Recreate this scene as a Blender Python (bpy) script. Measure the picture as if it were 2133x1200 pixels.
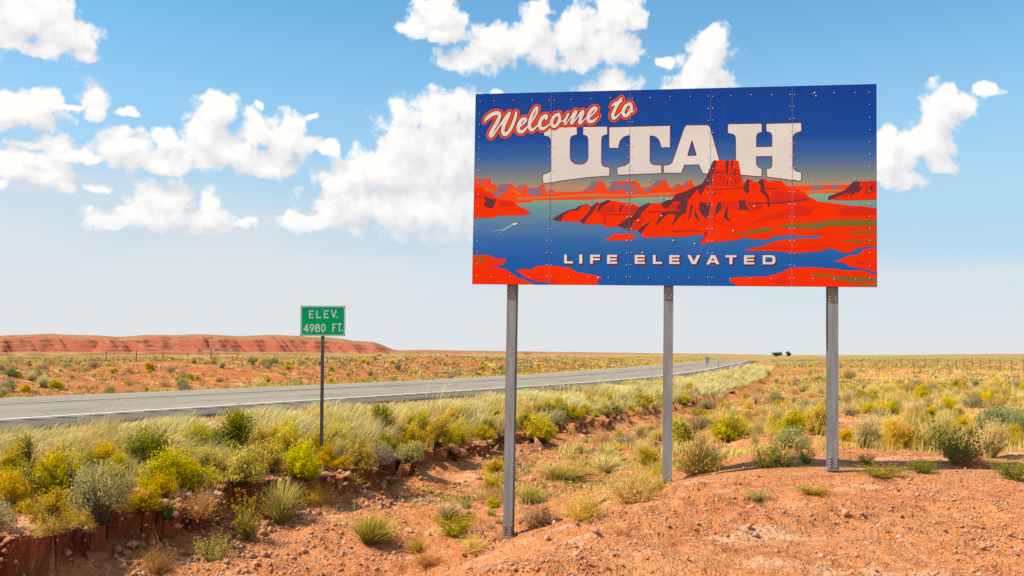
import bpy, math, random
import numpy as np
from mathutils import Vector, Matrix
from mathutils.geometry import delaunay_2d_cdt

for o in list(bpy.data.objects):
    bpy.data.objects.remove(o)
SC = bpy.context.scene
COL = SC.collection
R = math.radians

# ------------------------------------------------------------------ camera, sky, sun, exposure
FPX, CX, CY = 2014.0, 1066.5, 600.0          # focal length and centre in photograph pixels (2133 wide)
PITCH = math.atan(140.0 / FPX)
EYE = np.array([0.0, 0.0, 1.7])
cam_d = bpy.data.cameras.new('camera')
cam_d.sensor_width = 36.0
cam_d.lens = FPX / 2133.0 * 36.0
cam_d.clip_end = 20000.0
cam = bpy.data.objects.new('camera', cam_d)
COL.objects.link(cam)
cam.location = EYE
cam.rotation_euler = (R(90) + PITCH, 0, 0)
SC.camera = cam

SUN_EL = R(50)
SUN_H = Vector((-0.985, -0.165, 0)).normalized()
SUN_DIR = Vector((SUN_H.x * math.cos(SUN_EL), SUN_H.y * math.cos(SUN_EL), math.sin(SUN_EL)))
sun_d = bpy.data.lights.new('sun', 'SUN')
sun_d.energy = 5.0
sun_d.angle = R(0.5)
sun_d.color = (1.0, 0.905, 0.745)
sun = bpy.data.objects.new('sun', sun_d)
COL.objects.link(sun)
sun.rotation_euler = (-SUN_DIR).to_track_quat('-Z', 'Y').to_euler()

SC.view_settings.view_transform = 'Standard'
SC.view_settings.look = 'None'
SC.view_settings.gamma = 1.0
SC.view_settings.exposure = 0.42
SC.view_settings.use_curve_mapping = False
SC.render.engine = 'CYCLES'
SC.cycles.use_denoising = True
SC.cycles.max_bounces = 6
SC.cycles.diffuse_bounces = 3
SC.cycles.glossy_bounces = 2
SC.cycles.transmission_bounces = 3
SC.cycles.transparent_max_bounces = 4
SC.cycles.caustics_reflective = False
SC.cycles.caustics_refractive = False

cP, sP = math.cos(PITCH), math.sin(PITCH)


def ray(px, py):
    u = (px - CX) / FPX
    v = (CY - py) / FPX
    return np.array([u, cP - v * sP, sP + v * cP])


def azel(px, py):
    d = ray(px, py)
    d = d / np.linalg.norm(d)
    return math.atan2(d[0], d[1]), math.asin(d[2])


# cumulus clouds: centre and half-size of each billow, (x, y, half width, half height) in degrees/100 of the view
PUFFS = [
    (40, 35, 150, 75), (120, 65, 90, 55), (175, 78, 38, 38), (185, 118, 22, 14), (85, 100, 90, 20),
    (50, 228, 95, 40), (95, 205, 45, 30), (10, 222, 60, 42),
    (195, 202, 40, 36), (205, 232, 25, 20), (258, 230, 24, 15), (150, 226, 28, 10),
    (60, 305, 45, 14), (125, 302, 55, 26), (165, 325, 75, 18),
    (265, 316, 95, 44), (342, 290, 28, 34), (335, 338, 95, 26), (235, 302, 45, 30),
    (25, 345, 58, 40), (100, 362, 58, 42), (125, 386, 34, 20), (8, 385, 22, 14),
    (200, 392, 32, 14),
    (452, 228, 50, 46), (440, 290, 58, 58), (475, 322, 100, 38), (415, 318, 40, 28), (548, 275, 50, 48),
    (598, 285, 48, 52), (560, 335, 70, 34), (555, 354, 55, 18), (640, 298, 34, 26), (690, 312, 24, 20),
    (650, 243, 16, 9), (548, 224, 14, 10),
    (352, 415, 80, 44), (300, 452, 120, 28), (440, 420, 26, 36), (405, 458, 120, 28), (225, 464, 60, 16),
    (515, 463, 28, 13),
    (900, 238, 92, 50), (965, 222, 60, 40), (850, 292, 72, 50), (945, 330, 150, 95), (800, 362, 115, 62),
    (718, 372, 58, 44), (890, 435, 230, 72), (750, 432, 120, 48), (640, 464, 72, 22), (1060, 400, 160, 90),
    (910, 42, 76, 40), (875, 58, 52, 20), (920, 74, 66, 18), (900, 12, 46, 20),
    (1000, 122, 84, 34), (1035, 85, 50, 40), (1120, 48, 36, 46), (1132, 108, 42, 46), (1088, 82, 46, 40),
    (1200, 70, 60, 58), (1290, 28, 58, 46), (1322, 50, 32, 26), (1285, 102, 64, 44), (1212, 122, 42, 28),
    (1245, 90, 60, 40),
    (1270, 180, 62, 30), (1235, 190, 40, 18), (1040, 194, 18, 8),
    (1482, 88, 40, 38), (1470, 130, 60, 50), (1440, 172, 76, 30), (1500, 162, 36, 36), (1385, 130, 18, 12),
    (1950, 245, 58, 66), (1972, 196, 24, 26), (2052, 188, 30, 18), (2010, 225, 42, 24), (1930, 302, 72, 42),
    (1862, 330, 60, 55), (1845, 282, 22, 24), (1880, 370, 66, 26), (1960, 342, 38, 20),
]


def build_world():
    w = bpy.data.worlds.new('World')
    SC.world = w
    w.use_nodes = True
    try:
        w.cycles.sampling_method = 'NONE'
    except Exception:
        pass
    nt = w.node_tree
    nt.nodes.clear()

    def N(tree, t, **kw):
        n = tree.nodes.new(t)
        for k, v in kw.items():
            setattr(n, k, v)
        return n

    def inp(tree, sock, v):
        if isinstance(v, bpy.types.NodeSocket):
            tree.links.new(v, sock)
        else:
            sock.default_value = v

    def math_(tree, op, a, b=0.0, c=0.0, clamp=False):
        n = N(tree, 'ShaderNodeMath', operation=op)
        n.use_clamp = clamp
        inp(tree, n.inputs[0], a)
        inp(tree, n.inputs[1], b)
        inp(tree, n.inputs[2], c)
        return n.outputs[0]

    def vec_(tree, op, a, b=(0, 0, 0), c=(0, 0, 0)):
        n = N(tree, 'ShaderNodeVectorMath', operation=op)
        inp(tree, n.inputs[0], a)
        if len(n.inputs) > 1:
            inp(tree, n.inputs[1], b)
        if op == 'MULTIPLY_ADD':
            inp(tree, n.inputs[2], c)
        return n.outputs['Value'] if op in ('LENGTH', 'DOT_PRODUCT') else n.outputs['Vector']

    def sstep(tree, x, a, b):
        n = N(tree, 'ShaderNodeMapRange', interpolation_type='SMOOTHSTEP')
        inp(tree, n.inputs['Value'], x)
        n.inputs['From Min'].default_value = a
        n.inputs['From Max'].default_value = b
        return n.outputs['Result']

    # ---- group: direction (azimuth, elevation) -> cloud density
    g = bpy.data.node_groups.new('cloud_field', 'ShaderNodeTree')
    g.interface.new_socket('P', in_out='INPUT', socket_type='NodeSocketVector')
    g.interface.new_socket('D', in_out='OUTPUT', socket_type='NodeSocketFloat')
    gi = N(g, 'NodeGroupInput')
    go = N(g, 'NodeGroupOutput')
    P = gi.outputs[0]
    n1 = N(g, 'ShaderNodeTexNoise', noise_dimensions='2D')
    g.links.new(P, n1.inputs['Vector'])
    n1.inputs['Scale'].default_value = 34.0
    n1.inputs['Detail'].default_value = 8.0
    n1.inputs['Roughness'].default_value = 0.56
    off = vec_(g, 'SUBTRACT', n1.outputs['Color'], (0.5, 0.5, 0.5))
    Pw = vec_(g, 'MULTIPLY_ADD', off, (0.022, 0.018, 0.0), P)
    cur = None
    for (x, y, a, b) in PUFFS:
        az, el = azel(x, y)
        azr, _ = azel(x + a, y)
        _, elu = azel(x, y - b)
        ra = 1.14 * abs(azr - az)
        rb = 1.14 * abs(elu - el)
        q = vec_(g, 'MULTIPLY_ADD', Pw, (1 / ra, 1 / rb, 0), (-az / ra, -el / rb, 0))
        ln = vec_(g, 'LENGTH', q)
        cur = ln if cur is None else math_(g, 'SMOOTH_MIN', cur, ln, 0.18)
    f = math_(g, 'SUBTRACT', 1.0, cur)
    f = math_(g, 'MAXIMUM', f, -1.5)
    # the sky goes on with the same scattered cumulus outside the picture
    sep = N(g, 'ShaderNodeSeparateXYZ')
    g.links.new(P, sep.inputs[0])
    n2 = N(g, 'ShaderNodeTexNoise', noise_dimensions='2D')
    sc2 = vec_(g, 'MULTIPLY', P, (4.2, 6.5, 0))
    g.links.new(sc2, n2.inputs['Vector'])
    n2.inputs['Scale'].default_value = 1.0
    n2.inputs['Detail'].default_value = 3.0
    gen = math_(g, 'MULTIPLY_ADD', n2.outputs['Fac'], 5.0, -2.75)
    aa = math_(g, 'ABSOLUTE', sep.outputs[0])
    m1 = sstep(g, aa, 0.53, 0.66)
    m2 = sstep(g, sep.outputs[1], 0.38, 0.46)
    mo = math_(g, 'MAXIMUM', m1, m2)
    m3 = sstep(g, sep.outputs[1], 0.08, 0.16)
    mo = math_(g, 'MULTIPLY', mo, m3)
    gen = math_(g, 'ADD', gen, 1.5)
    gen = math_(g, 'MULTIPLY_ADD', gen, mo, -1.5)
    f = math_(g, 'MAXIMUM', f, gen)
    vo = N(g, 'ShaderNodeTexVoronoi', voronoi_dimensions='2D', feature='SMOOTH_F1')
    Pv = vec_(g, 'MULTIPLY_ADD', off, (0.014, 0.014, 0.0), P)
    g.links.new(Pv, vo.inputs['Vector'])
    vo.inputs['Scale'].default_value = 40.0
    vo.inputs['Detail'].default_value = 4.0
    vo.inputs['Roughness'].default_value = 0.55
    vo.inputs['Smoothness'].default_value = 0.35
    puff = math_(g, 'MULTIPLY_ADD', vo.outputs['Distance'], -0.60, 0.40)
    f = math_(g, 'ADD', f, puff)
    g.links.new(f, go.inputs[0])

    tc = N(nt, 'ShaderNodeTexCoord')
    sp = N(nt, 'ShaderNodeSeparateXYZ')
    nt.links.new(tc.outputs['Generated'], sp.inputs[0])
    az = math_(nt, 'ARCTAN2', sp.outputs[0], sp.outputs[1])
    el = math_(nt, 'ARCSINE', sp.outputs[2])
    cb = N(nt, 'ShaderNodeCombineXYZ')
    nt.links.new(az, cb.inputs[0])
    nt.links.new(el, cb.inputs[1])
    Pc = cb.outputs[0]
    g1 = N(nt, 'ShaderNodeGroup', node_tree=g)
    g2 = N(nt, 'ShaderNodeGroup', node_tree=g)
    nt.links.new(Pc, g1.inputs[0])
    nt.links.new(vec_(nt, 'ADD', Pc, (-0.010, 0.021, 0)), g2.inputs[0])
    D, D2 = g1.outputs[0], g2.outputs[0]
    alpha = sstep(nt, D, -0.14, 0.27)
    lit = math_(nt, 'SUBTRACT', D, D2)
    lit = math_(nt, 'MULTIPLY_ADD', lit, 0.72, 0.60, clamp=True)
    # clear sky
    sky = N(nt, 'ShaderNodeTexSky', sky_type='NISHITA')
    sky.sun_disc = False
    sky.sun_elevation = SUN_EL
    sky.sun_rotation = math.atan2(SUN_DIR.x, SUN_DIR.y)
    sky.altitude = 1500
    sky.air_density = 1.0
    sky.dust_density = 0.35
    sky.ozone_density = 1.6
    skyc = N(nt, 'ShaderNodeMix', data_type='RGBA', blend_type='MULTIPLY')
    skyc.inputs['Factor'].default_value = 1.0
    nt.links.new(sky.outputs[0], skyc.inputs['A'])
    skyc.inputs['B'].default_value = (0.62, 1.0, 0.98, 1)
    # the air is thicker and paler towards the horizon
    hz = sstep(nt, el, 0.37, 0.09)
    hz = math_(nt, 'MULTIPLY', hz, 0.86)
    mh = N(nt, 'ShaderNodeMix', data_type='RGBA')
    nt.links.new(hz, mh.inputs['Factor'])
    nt.links.new(skyc.outputs['Result'], mh.inputs['A'])
    mh.inputs['B'].default_value = (2.15, 3.15, 3.95, 1)
    # low bank of thin cloud near the horizon
    nv = N(nt, 'ShaderNodeTexNoise', noise_dimensions='2D')
    nt.links.new(vec_(nt, 'MULTIPLY', Pc, (3.0, 16.0, 0)), nv.inputs['Vector'])
    nv.inputs['Scale'].default_value = 1.0
    nv.inputs['Detail'].default_value = 4.0
    vel = math_(nt, 'MULTIPLY_ADD', nv.outputs['Fac'], 0.13, -0.065)
    # the veil sits a little higher towards the left
    vel2 = math_(nt, 'MULTIPLY_ADD', az, 0.07, vel)
    vel3 = math_(nt, 'ADD', el, vel2)
    veil = math_(nt, 'MULTIPLY_ADD', sstep(nt, vel3, 0.16, 0.06), 0.42, math_(nt, 'MULTIPLY', sstep(nt, vel3, 0.25, -0.01), 0.50))
    mv = N(nt, 'ShaderNodeMix', data_type='RGBA')
    nt.links.new(veil, mv.inputs['Factor'])
    nt.links.new(mh.outputs['Result'], mv.inputs['A'])
    mv.inputs['B'].default_value = (3.92, 3.92, 4.0, 1)
    # cloud colour
    cc = N(nt, 'ShaderNodeMix', data_type='RGBA')
    nt.links.new(lit, cc.inputs['Factor'])
    cc.inputs['A'].default_value = (3.4, 3.45, 3.68, 1)
    cc.inputs['B'].default_value = (5.1, 5.0, 4.85, 1)
    mc = N(nt, 'ShaderNodeMix', data_type='RGBA')
    low = sstep(nt, el, 0.07, 0.15)
    alpha = math_(nt, 'MULTIPLY', alpha, low)
    alpha = math_(nt, 'MULTIPLY', alpha, 0.97)
    nt.links.new(alpha, mc.inputs['Factor'])
    nt.links.new(mv.outputs['Result'], mc.inputs['A'])
    nt.links.new(cc.outputs['Result'], mc.inputs['B'])
    bg = N(nt, 'ShaderNodeBackground')
    bg.inputs['Strength'].default_value = 0.15
    nt.links.new(mc.outputs['Result'], bg.inputs['Color'])
    out = N(nt, 'ShaderNodeOutputWorld')
    nt.links.new(bg.outputs[0], out.inputs['Surface'])


build_world()

# ------------------------------------------------------------------ numpy noise
_rs = np.random.RandomState(7)
_LAT = _rs.rand(512, 512)


def vnoise(x, y, seed=0):
    x = np.asarray(x, float) + seed * 17.31
    y = np.asarray(y, float) + seed * 9.77
    xi = np.floor(x).astype(np.int64)
    yi = np.floor(y).astype(np.int64)
    fx = x - xi
    fy = y - yi
    fx = fx * fx * fx * (fx * (fx * 6 - 15) + 10)
    fy = fy * fy * fy * (fy * (fy * 6 - 15) + 10)
    a = _LAT[xi & 511, yi & 511]
    b = _LAT[(xi + 1) & 511, yi & 511]
    c = _LAT[xi & 511, (yi + 1) & 511]
    d = _LAT[(xi + 1) & 511, (yi + 1) & 511]
    return (a + (b - a) * fx) * (1 - fy) + (c + (d - c) * fx) * fy - 0.5


def fbm(x, y, octv=4, seed=0, gain=0.5):
    s = 0.0
    a = 1.0
    x = np.asarray(x, float)
    y = np.asarray(y, float)
    for i in range(octv):
        s = s + a * vnoise(x, y, seed + i * 3)
        x = x * 2.03 + 0.7 * y * 0.3
        y = y * 2.03 - 0.3 * x * 0.1
        a *= gain
    return s


def ss(x, a, b):
    t = np.clip((np.asarray(x, float) - a) / (b - a), 0, 1)
    return t * t * (3 - 2 * t)


# ------------------------------------------------------------------ road line and terrain height
_RP = np.array([(-81, -120), (-9.6, 18), (-6.5, 24), (-0.6, 35), (4.0, 44), (8.9, 57), (16, 80), (30.5, 133),
                (59, 240), (195, 760), (770, 2960)], float)
_ry = np.arange(-119, 2900, 0.5)
_rx = np.interp(_ry, _RP[:, 1], _RP[:, 0])
_k = np.exp(-0.5 * (np.arange(-40, 41) / 12.0) ** 2)
_k /= _k.sum()
_rx = np.convolve(np.pad(_rx, 40, mode='reflect', reflect_type='odd'), _k, mode='valid')
_rt = np.arctan(np.gradient(_rx, 0.5))


def road_frame(y):
    return np.interp(y, _ry, _rx), np.interp(y, _ry, _rt)


def road_coords(x, y):
    """distance r to the right of the near white line, and the y of the foot point"""
    y1 = np.asarray(y, float)
    for _ in range(3):
        xl, ph = road_frame(y1)
        along = (x - xl) * np.sin(ph) + (y - y1) * np.cos(ph)
        y1 = y1 + along * np.cos(ph)
    xl, ph = road_frame(y1)
    r = (x - xl) * np.cos(ph) - (y - y1) * np.sin(ph)
    return r, y1


def road_z(r, yf):
    base = 0.5 - 1.1 * ss(yf, 200, 380)
    crown = 0.085 - 0.02 * np.abs(r + 3.9)
    return base + crown


_LY = [-50, 5, 8, 11, 12.6, 13.2, 14.6, 16.0, 17.0, 17.6, 19.4, 20.2, 22, 24, 26, 29, 31, 32.5, 38, 60, 100, 400]
_LR = [7.5, 7.0, 6.6, 6.2, 6.25, 5.55, 5.6, 5.2, 5.15, 5.75, 5.55, 5.1, 5.0, 5.2, 4.7, 4.7, 5.3, 4.6, 4.7, 4.5, 4.3, 4.0]
_ROAD_OUT = -9.0


def height(x, y, fine=True):
    x = np.asarray(x, float)
    y = np.asarray(y, float)
    r, yf = road_coords(x, y)
    far = ss(yf, 60, 300)
    lip = np.interp(y, _LY, _LR) + 0.60 * fbm(x * 1.1, y * 1.1, 5, 3, 0.62)
    zl = np.interp(y, [0, 20, 26, 50, 120, 300, 900], [-0.5, -0.5, -0.42, -0.25, 0.0, 0.3, 0.9])
    zf = np.interp(y, [0, 11, 16, 20, 23, 28, 50, 120, 300, 900],
                   [-1.6, -1.42, -1.12, -1.05, -0.94, -0.8, -0.5, -0.1, 0.28, 0.9])
    rf = np.interp(y, [0, 17, 20, 26, 45, 120], [9.0, 9.0, 8.6, 7.6, 6.4, 5.5]) + 0.8 * fbm(x * .35, y * .35, 3, 9)
    rc = np.interp(y, [0, 17, 22, 30, 60], [13.6, 13.6, 13.2, 11.5, 9.5]) + 0.8 * fbm(x * .3, y * .3, 2, 12)
    zc = np.interp(y, [0, 30, 60, 120, 300, 700, 3000], [-0.30, -0.33, -0.25, -0.05, 0.35, 0.95, 1.2])
    q = y - (15.5 - 0.165 * x)
    zc = zc + 0.27 * (1 - ss(q, 2.3, 5.6)) + 0.05 * fbm(x * .4, y * .4, 3, 5) * ss(np.abs(q - .4), 1.0, 3.0) + 0.05 * np.exp(-((q - 1.3) / 1.2) ** 2)
    # near side of the road, walking away from the pavement
    u = np.clip((r - 1.9) / np.maximum(lip - 1.9, 0.3), 0, 1)
    za = 0.41 + (zl - 0.41) * (0.65 * u + 0.35 * u * u * (3 - 2 * u))
    za = za + 0.08 * u * fbm(x * 1.7, y * 1.7, 3, 21)
    # cut bank, floor, far bank
    dr = r - lip
    wob = 0.22 * fbm(x * 4.3, y * 4.3, 3, 31, 0.7)
    cut = 0.72 * ss(dr + wob, 0.0, 0.13) + 0.28 * ss(dr + 1.4 * wob, 0.06, 0.34)
    tal = 0.16 * (1 - ss(dr, 0.1, 0.9 + 0.5 * fbm(x, y, 2, 33)))
    zb = zf + tal + 0.15 * fbm(x * .9, y * .9, 5, 41, 0.58)
    zb = zb + (zc - zb) * ss(r, rf, rc)
    near = za + (zb - za) * cut
    # far side of the road
    d2 = -r + _ROAD_OUT
    zo = np.interp(d2, [-1, 0.3, 1.6, 5, 13, 30, 60, 200, 800, 2600], [0.33, 0.30, 0.12, 0.25, 0.62, 0.8, 0.9, 1.0, 0.9, 1.4])
    zo = zo + ss(d2, 2, 8) * 0.20 * fbm(x * .8, y * .8, 3, 58, 0.6) + ss(d2, 2, 12) * (0.60 * fbm(x * .075, y * .075, 4, 51) + 0.22 * fbm(x * .35, y * .35, 3, 55))
    ca, sa = math.cos(R(24)), math.sin(R(24))
    mx, my = x + 7.0, y - 88.0
    a1, a2 = mx * sa + my * ca, mx * ca - my * sa
    zo = zo + 0.85 * np.exp(-(a1 / 34.0) ** 2 - (a2 / 10.0) ** 2) * ss(d2, 3, 14)
    rz = road_z(r, yf) - 0.07
    z = np.where(r > 1.9, near, np.where(r < _ROAD_OUT, zo, rz))
    # blend at the pavement edges
    bl = ss(r, 1.6, 2.3)
    z = np.where((r > 1.6) & (r < 2.3), rz * (1 - bl) + za * bl, z)
    bl = ss(-r, -_ROAD_OUT - 0.5, -_ROAD_OUT + 0.5)
    z = np.where((r < -8.5) & (r > -9.5), rz * (1 - bl) + zo * bl, z)
    # the plain far off: low swells that close the horizon
    dist = np.hypot(x, y)
    fz = ss(dist, 350, 900)
    z = z + fz * (0.2 + 1.2 * fbm(x * .004, y * .004, 3, 61)) * (1 - ss(np.abs(r + 3), 40, 0) * 0.0)
    z = z + ss(dist, 900, 2400) * 0.6
    if fine:
        off = ss(r, 2.0, 2.8) + ss(-r, -_ROAD_OUT + 0.2, -_ROAD_OUT + 1.0)
        nf = 1 - ss(dist, 40, 90)
        ld = fbm(x * .42 + y * .16, y * 1.15 - x * .25, 4, 301, 0.55)
        lvl = 1 - 0.9 * ss(r, 11.2, 12.6) * np.exp(-((y - (15.9 - 0.165 * x)) / 1.25) ** 4)
        z = z + nf * lvl * ss(r, 6.5, 8) * (0.050 * ss(ld, 0.02, 0.06) + 0.035 * ss(ld, -0.16, -0.13) - 0.04)
        z = z + off * nf * lvl * (0.07 * fbm(x * 2.2, y * 2.2, 5, 71, 0.62) + 0.03 * np.abs(fbm(x * 7, y * 7, 2, 77)))
    return z


def bank_cut(x, y, r):
    lip = np.interp(y, _LY, _LR) + 0.60 * fbm(x * 1.1, y * 1.1, 5, 3, 0.62)
    wob = 0.22 * fbm(x * 4.3, y * 4.3, 3, 31, 0.7)
    dr = r - lip
    return 0.72 * ss(dr + wob, 0.0, 0.13) + 0.28 * ss(dr + 1.4 * wob, 0.06, 0.34)


def zat(x, y):
    return float(height(np.array([x]), np.array([y]))[0])


def hit(px, py, y0=6.0, y1=400.0):
    """where the line of sight meets the ground"""
    d = ray(px, py)
    ts = y0 * (y1 / y0) ** (np.arange(0, 1400) / 1399.0) / d[1]
    P = EYE[None, :] + ts[:, None] * d[None, :]
    h = height(P[:, 0], P[:, 1])
    b = np.nonzero(P[:, 2] <= h)[0]
    i = b[0] if len(b) else len(ts) - 1
    return float(P[i, 0]), float(P[i, 1]), float(h[i])


# ------------------------------------------------------------------ object helpers
def tag(o, label=None, cat=None, group=None, kind=None):
    if label:
        o['label'] = label
    if cat:
        o['category'] = cat
    if group:
        o['group'] = group
    if kind:
        o['kind'] = kind
    return o


def empty(name, loc, rz=0.0):
    o = bpy.data.objects.new(name, None)
    o.empty_display_size = 0.2
    COL.objects.link(o)
    o.location = loc
    o.rotation_euler = (0, 0, rz)
    return o


def link(name, me, parent=None):
    o = bpy.data.objects.new(name, me)
    COL.objects.link(o)
    if parent is not None:
        o.parent = parent
    return o


def tri_mesh(name, V, F, mat, C=None, smooth=False):
    V = np.ascontiguousarray(V, np.float32)
    F = np.ascontiguousarray(F, np.int32)
    k = F.shape[1]
    me = bpy.data.meshes.new(name)
    me.vertices.add(len(V))
    me.vertices.foreach_set('co', V.ravel())
    me.loops.add(F.size)
    me.loops.foreach_set('vertex_index', F.ravel())
    me.polygons.add(len(F))
    me.polygons.foreach_set('loop_start', np.arange(0, F.size, k, dtype=np.int32))
    me.polygons.foreach_set('loop_total', np.full(len(F), k, np.int32))
    if C is not None:
        ca = me.color_attributes.new('Col', 'FLOAT_COLOR', 'POINT')
        C4 = np.ones((len(V), 4), np.float32)
        C4[:, :3] = C
        ca.data.foreach_set('color', C4.ravel())
    me.update(calc_edges=True)
    if smooth:
        me.polygons.foreach_set('use_smooth', np.ones(len(F), bool))
    if mat:
        me.materials.append(mat)
    return me


class MB:
    """collects boxes and prisms into one mesh"""

    def __init__(self):
        self.v = []
        self.f = []

    def add(self, vs, fs):
        n = len(self.v)
        self.v += [tuple(map(float, p)) for p in vs]
        self.f += [tuple(i + n for i in f) for f in fs]
        return self

    def box(self, x0, x1, y0, y1, z0, z1, bevel=0.0):
        b = min(bevel, 0.49 * min(x1 - x0, y1 - y0, z1 - z0))
        if b <= 0:
            v = [(x0, y0, z0), (x1, y0, z0), (x1, y1, z0), (x0, y1, z0), (x0, y0, z1), (x1, y0, z1), (x1, y1, z1), (x0, y1, z1)]
            return self.add(v, [(3, 2, 1, 0), (4, 5, 6, 7), (0, 1, 5, 4), (1, 2, 6, 5), (2, 3, 7, 6), (3, 0, 4, 7)])
        ring = [(x0 + b, y0), (x1 - b, y0), (x1, y0 + b), (x1, y1 - b), (x1 - b, y1), (x0 + b, y1), (x0, y1 - b), (x0, y0 + b)]
        v = [(a, c, z0) for a, c in ring] + [(a, c, z1) for a, c in ring]
        fs = [tuple(reversed(range(8))), tuple(range(8, 16))]
        fs += [(i, (i + 1) % 8, 8 + (i + 1) % 8, 8 + i) for i in range(8)]
        return self.add(v, fs)

    def cyl(self, p0, p1, r0, r1=None, n=8):
        r1 = r0 if r1 is None else r1
        p0, p1 = Vector(p0), Vector(p1)
        d = (p1 - p0).normalized()
        a = d.orthogonal().normalized()
        b = d.cross(a)
        vs = []
        for p, r in ((p0, r0), (p1, r1)):
            for i in range(n):
                t = 2 * math.pi * i / n
                vs.append(p + a * (r * math.cos(t)) + b * (r * math.sin(t)))
        fs = [(i, (i + 1) % n, n + (i + 1) % n, n + i) for i in range(n)]
        fs += [tuple(reversed(range(n))), tuple(range(n, 2 * n))]
        return self.add(vs, fs)

    def dome(self, c, axis, r, h, n=8):
        c, ax = Vector(c), Vector(axis).normalized()
        a = ax.orthogonal().normalized()
        b = ax.cross(a)
        vs = []
        for rr, hh in ((r, 0.0), (r * .75, h * .65)):
            for i in range(n):
                t = 2 * math.pi * i / n
                vs.append(c + a * (rr * math.cos(t)) + b * (rr * math.sin(t)) + ax * hh)
        vs.append(c + ax * h)
        fs = [(i, (i + 1) % n, n + (i + 1) % n, n + i) for i in range(n)]
        fs += [(n + i, n + (i + 1) % n, 2 * n) for i in range(n)]
        return self.add(vs, fs)

    def mesh(self, name, mat, smooth=False):
        me = bpy.data.meshes.new(name)
        me.from_pydata(self.v, [], self.f)
        me.update()
        if mat:
            me.materials.append(mat)
        if smooth:
            me.polygons.foreach_set('use_smooth', np.ones(len(me.polygons), bool))
        return me

    def build(self, name, mat, parent=None, smooth=False):
        return link(name, self.mesh(name, mat, smooth), parent)


# ------------------------------------------------------------------ materials
def srgb(r, g, b):
    def c(v):
        v /= 255.0
        return v / 12.92 if v <= 0.04045 else ((v + 0.055) / 1.055) ** 2.4
    return (c(r), c(g), c(b), 1.0)


class NT:
    def __init__(self, name):
        self.m = bpy.data.materials.new(name)
        self.m.use_nodes = True
        self.t = self.m.node_tree
        self.t.nodes.clear()
        self.out = self.t.nodes.new('ShaderNodeOutputMaterial')

    def n(self, typ, **kw):
        nd = self.t.nodes.new(typ)
        for k, v in kw.items():
            setattr(nd, k, v)
        return nd

    def l(self, a, b):
        self.t.links.new(a, b)

    def set(self, sock, v):
        if isinstance(v, bpy.types.NodeSocket):
            self.l(v, sock)
        else:
            sock.default_value = v

    def noise(self, vec, scale, detail=4, rough=0.55, out='Fac', dim='3D'):
        nd = self.n('ShaderNodeTexNoise', noise_dimensions=dim)
        self.l(vec, nd.inputs['Vector'])
        nd.inputs['Scale'].default_value = scale
        nd.inputs['Detail'].default_value = detail
        nd.inputs['Roughness'].default_value = rough
        return nd.outputs[out]

    def ramp(self, fac, stops):
        nd = self.n('ShaderNodeValToRGB')
        cr = nd.color_ramp
        while len(cr.elements) > 1:
            cr.elements.remove(cr.elements[-1])
        cr.elements[0].position = stops[0][0]
        cr.elements[0].color = stops[0][1]
        for p, c in stops[1:]:
            e = cr.elements.new(p)
            e.color = c
        self.l(fac, nd.inputs[0])
        return nd.outputs[0]

    def mix(self, fac, a, b, blend='MIX'):
        nd = self.n('ShaderNodeMix', data_type='RGBA', blend_type=blend)
        self.set(nd.inputs['Factor'], fac)
        self.set(nd.inputs['A'], a)
        self.set(nd.inputs['B'], b)
        return nd.outputs['Result']

    def math(self, op, a, b=0.0, c=0.0, clamp=False):
        nd = self.n('ShaderNodeMath', operation=op)
        nd.use_clamp = clamp
        self.set(nd.inputs[0], a)
        self.set(nd.inputs[1], b)
        self.set(nd.inputs[2], c)
        return nd.outputs[0]

    def mr(self, x, a, b, smooth=True):
        nd = self.n('ShaderNodeMapRange', interpolation_type='SMOOTHSTEP' if smooth else 'LINEAR')
        self.set(nd.inputs['Value'], x)
        nd.inputs['From Min'].default_value = a
        nd.inputs['From Max'].default_value = b
        return nd.outputs['Result']

    def bump(self, h, strength, dist, normal=None):
        nd = self.n('ShaderNodeBump')
        nd.inputs['Strength'].default_value = strength
        nd.inputs['Distance'].default_value = dist
        self.l(h, nd.inputs['Height'])
        if normal is not None:
            self.l(normal, nd.inputs['Normal'])
        return nd.outputs[0]

    def principled(self, col, rough=0.8, metal=0.0, spec=0.3, normal=None):
        nd = self.n('ShaderNodeBsdfPrincipled')
        self.set(nd.inputs['Base Color'], col)
        self.set(nd.inputs['Roughness'], rough)
        self.set(nd.inputs['Metallic'], metal)
        nd.inputs['Specular IOR Level'].default_value = spec
        if normal is not None:
            self.l(normal, nd.inputs['Normal'])
        self.l(nd.outputs[0], self.out.inputs['Surface'])
        return nd


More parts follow.
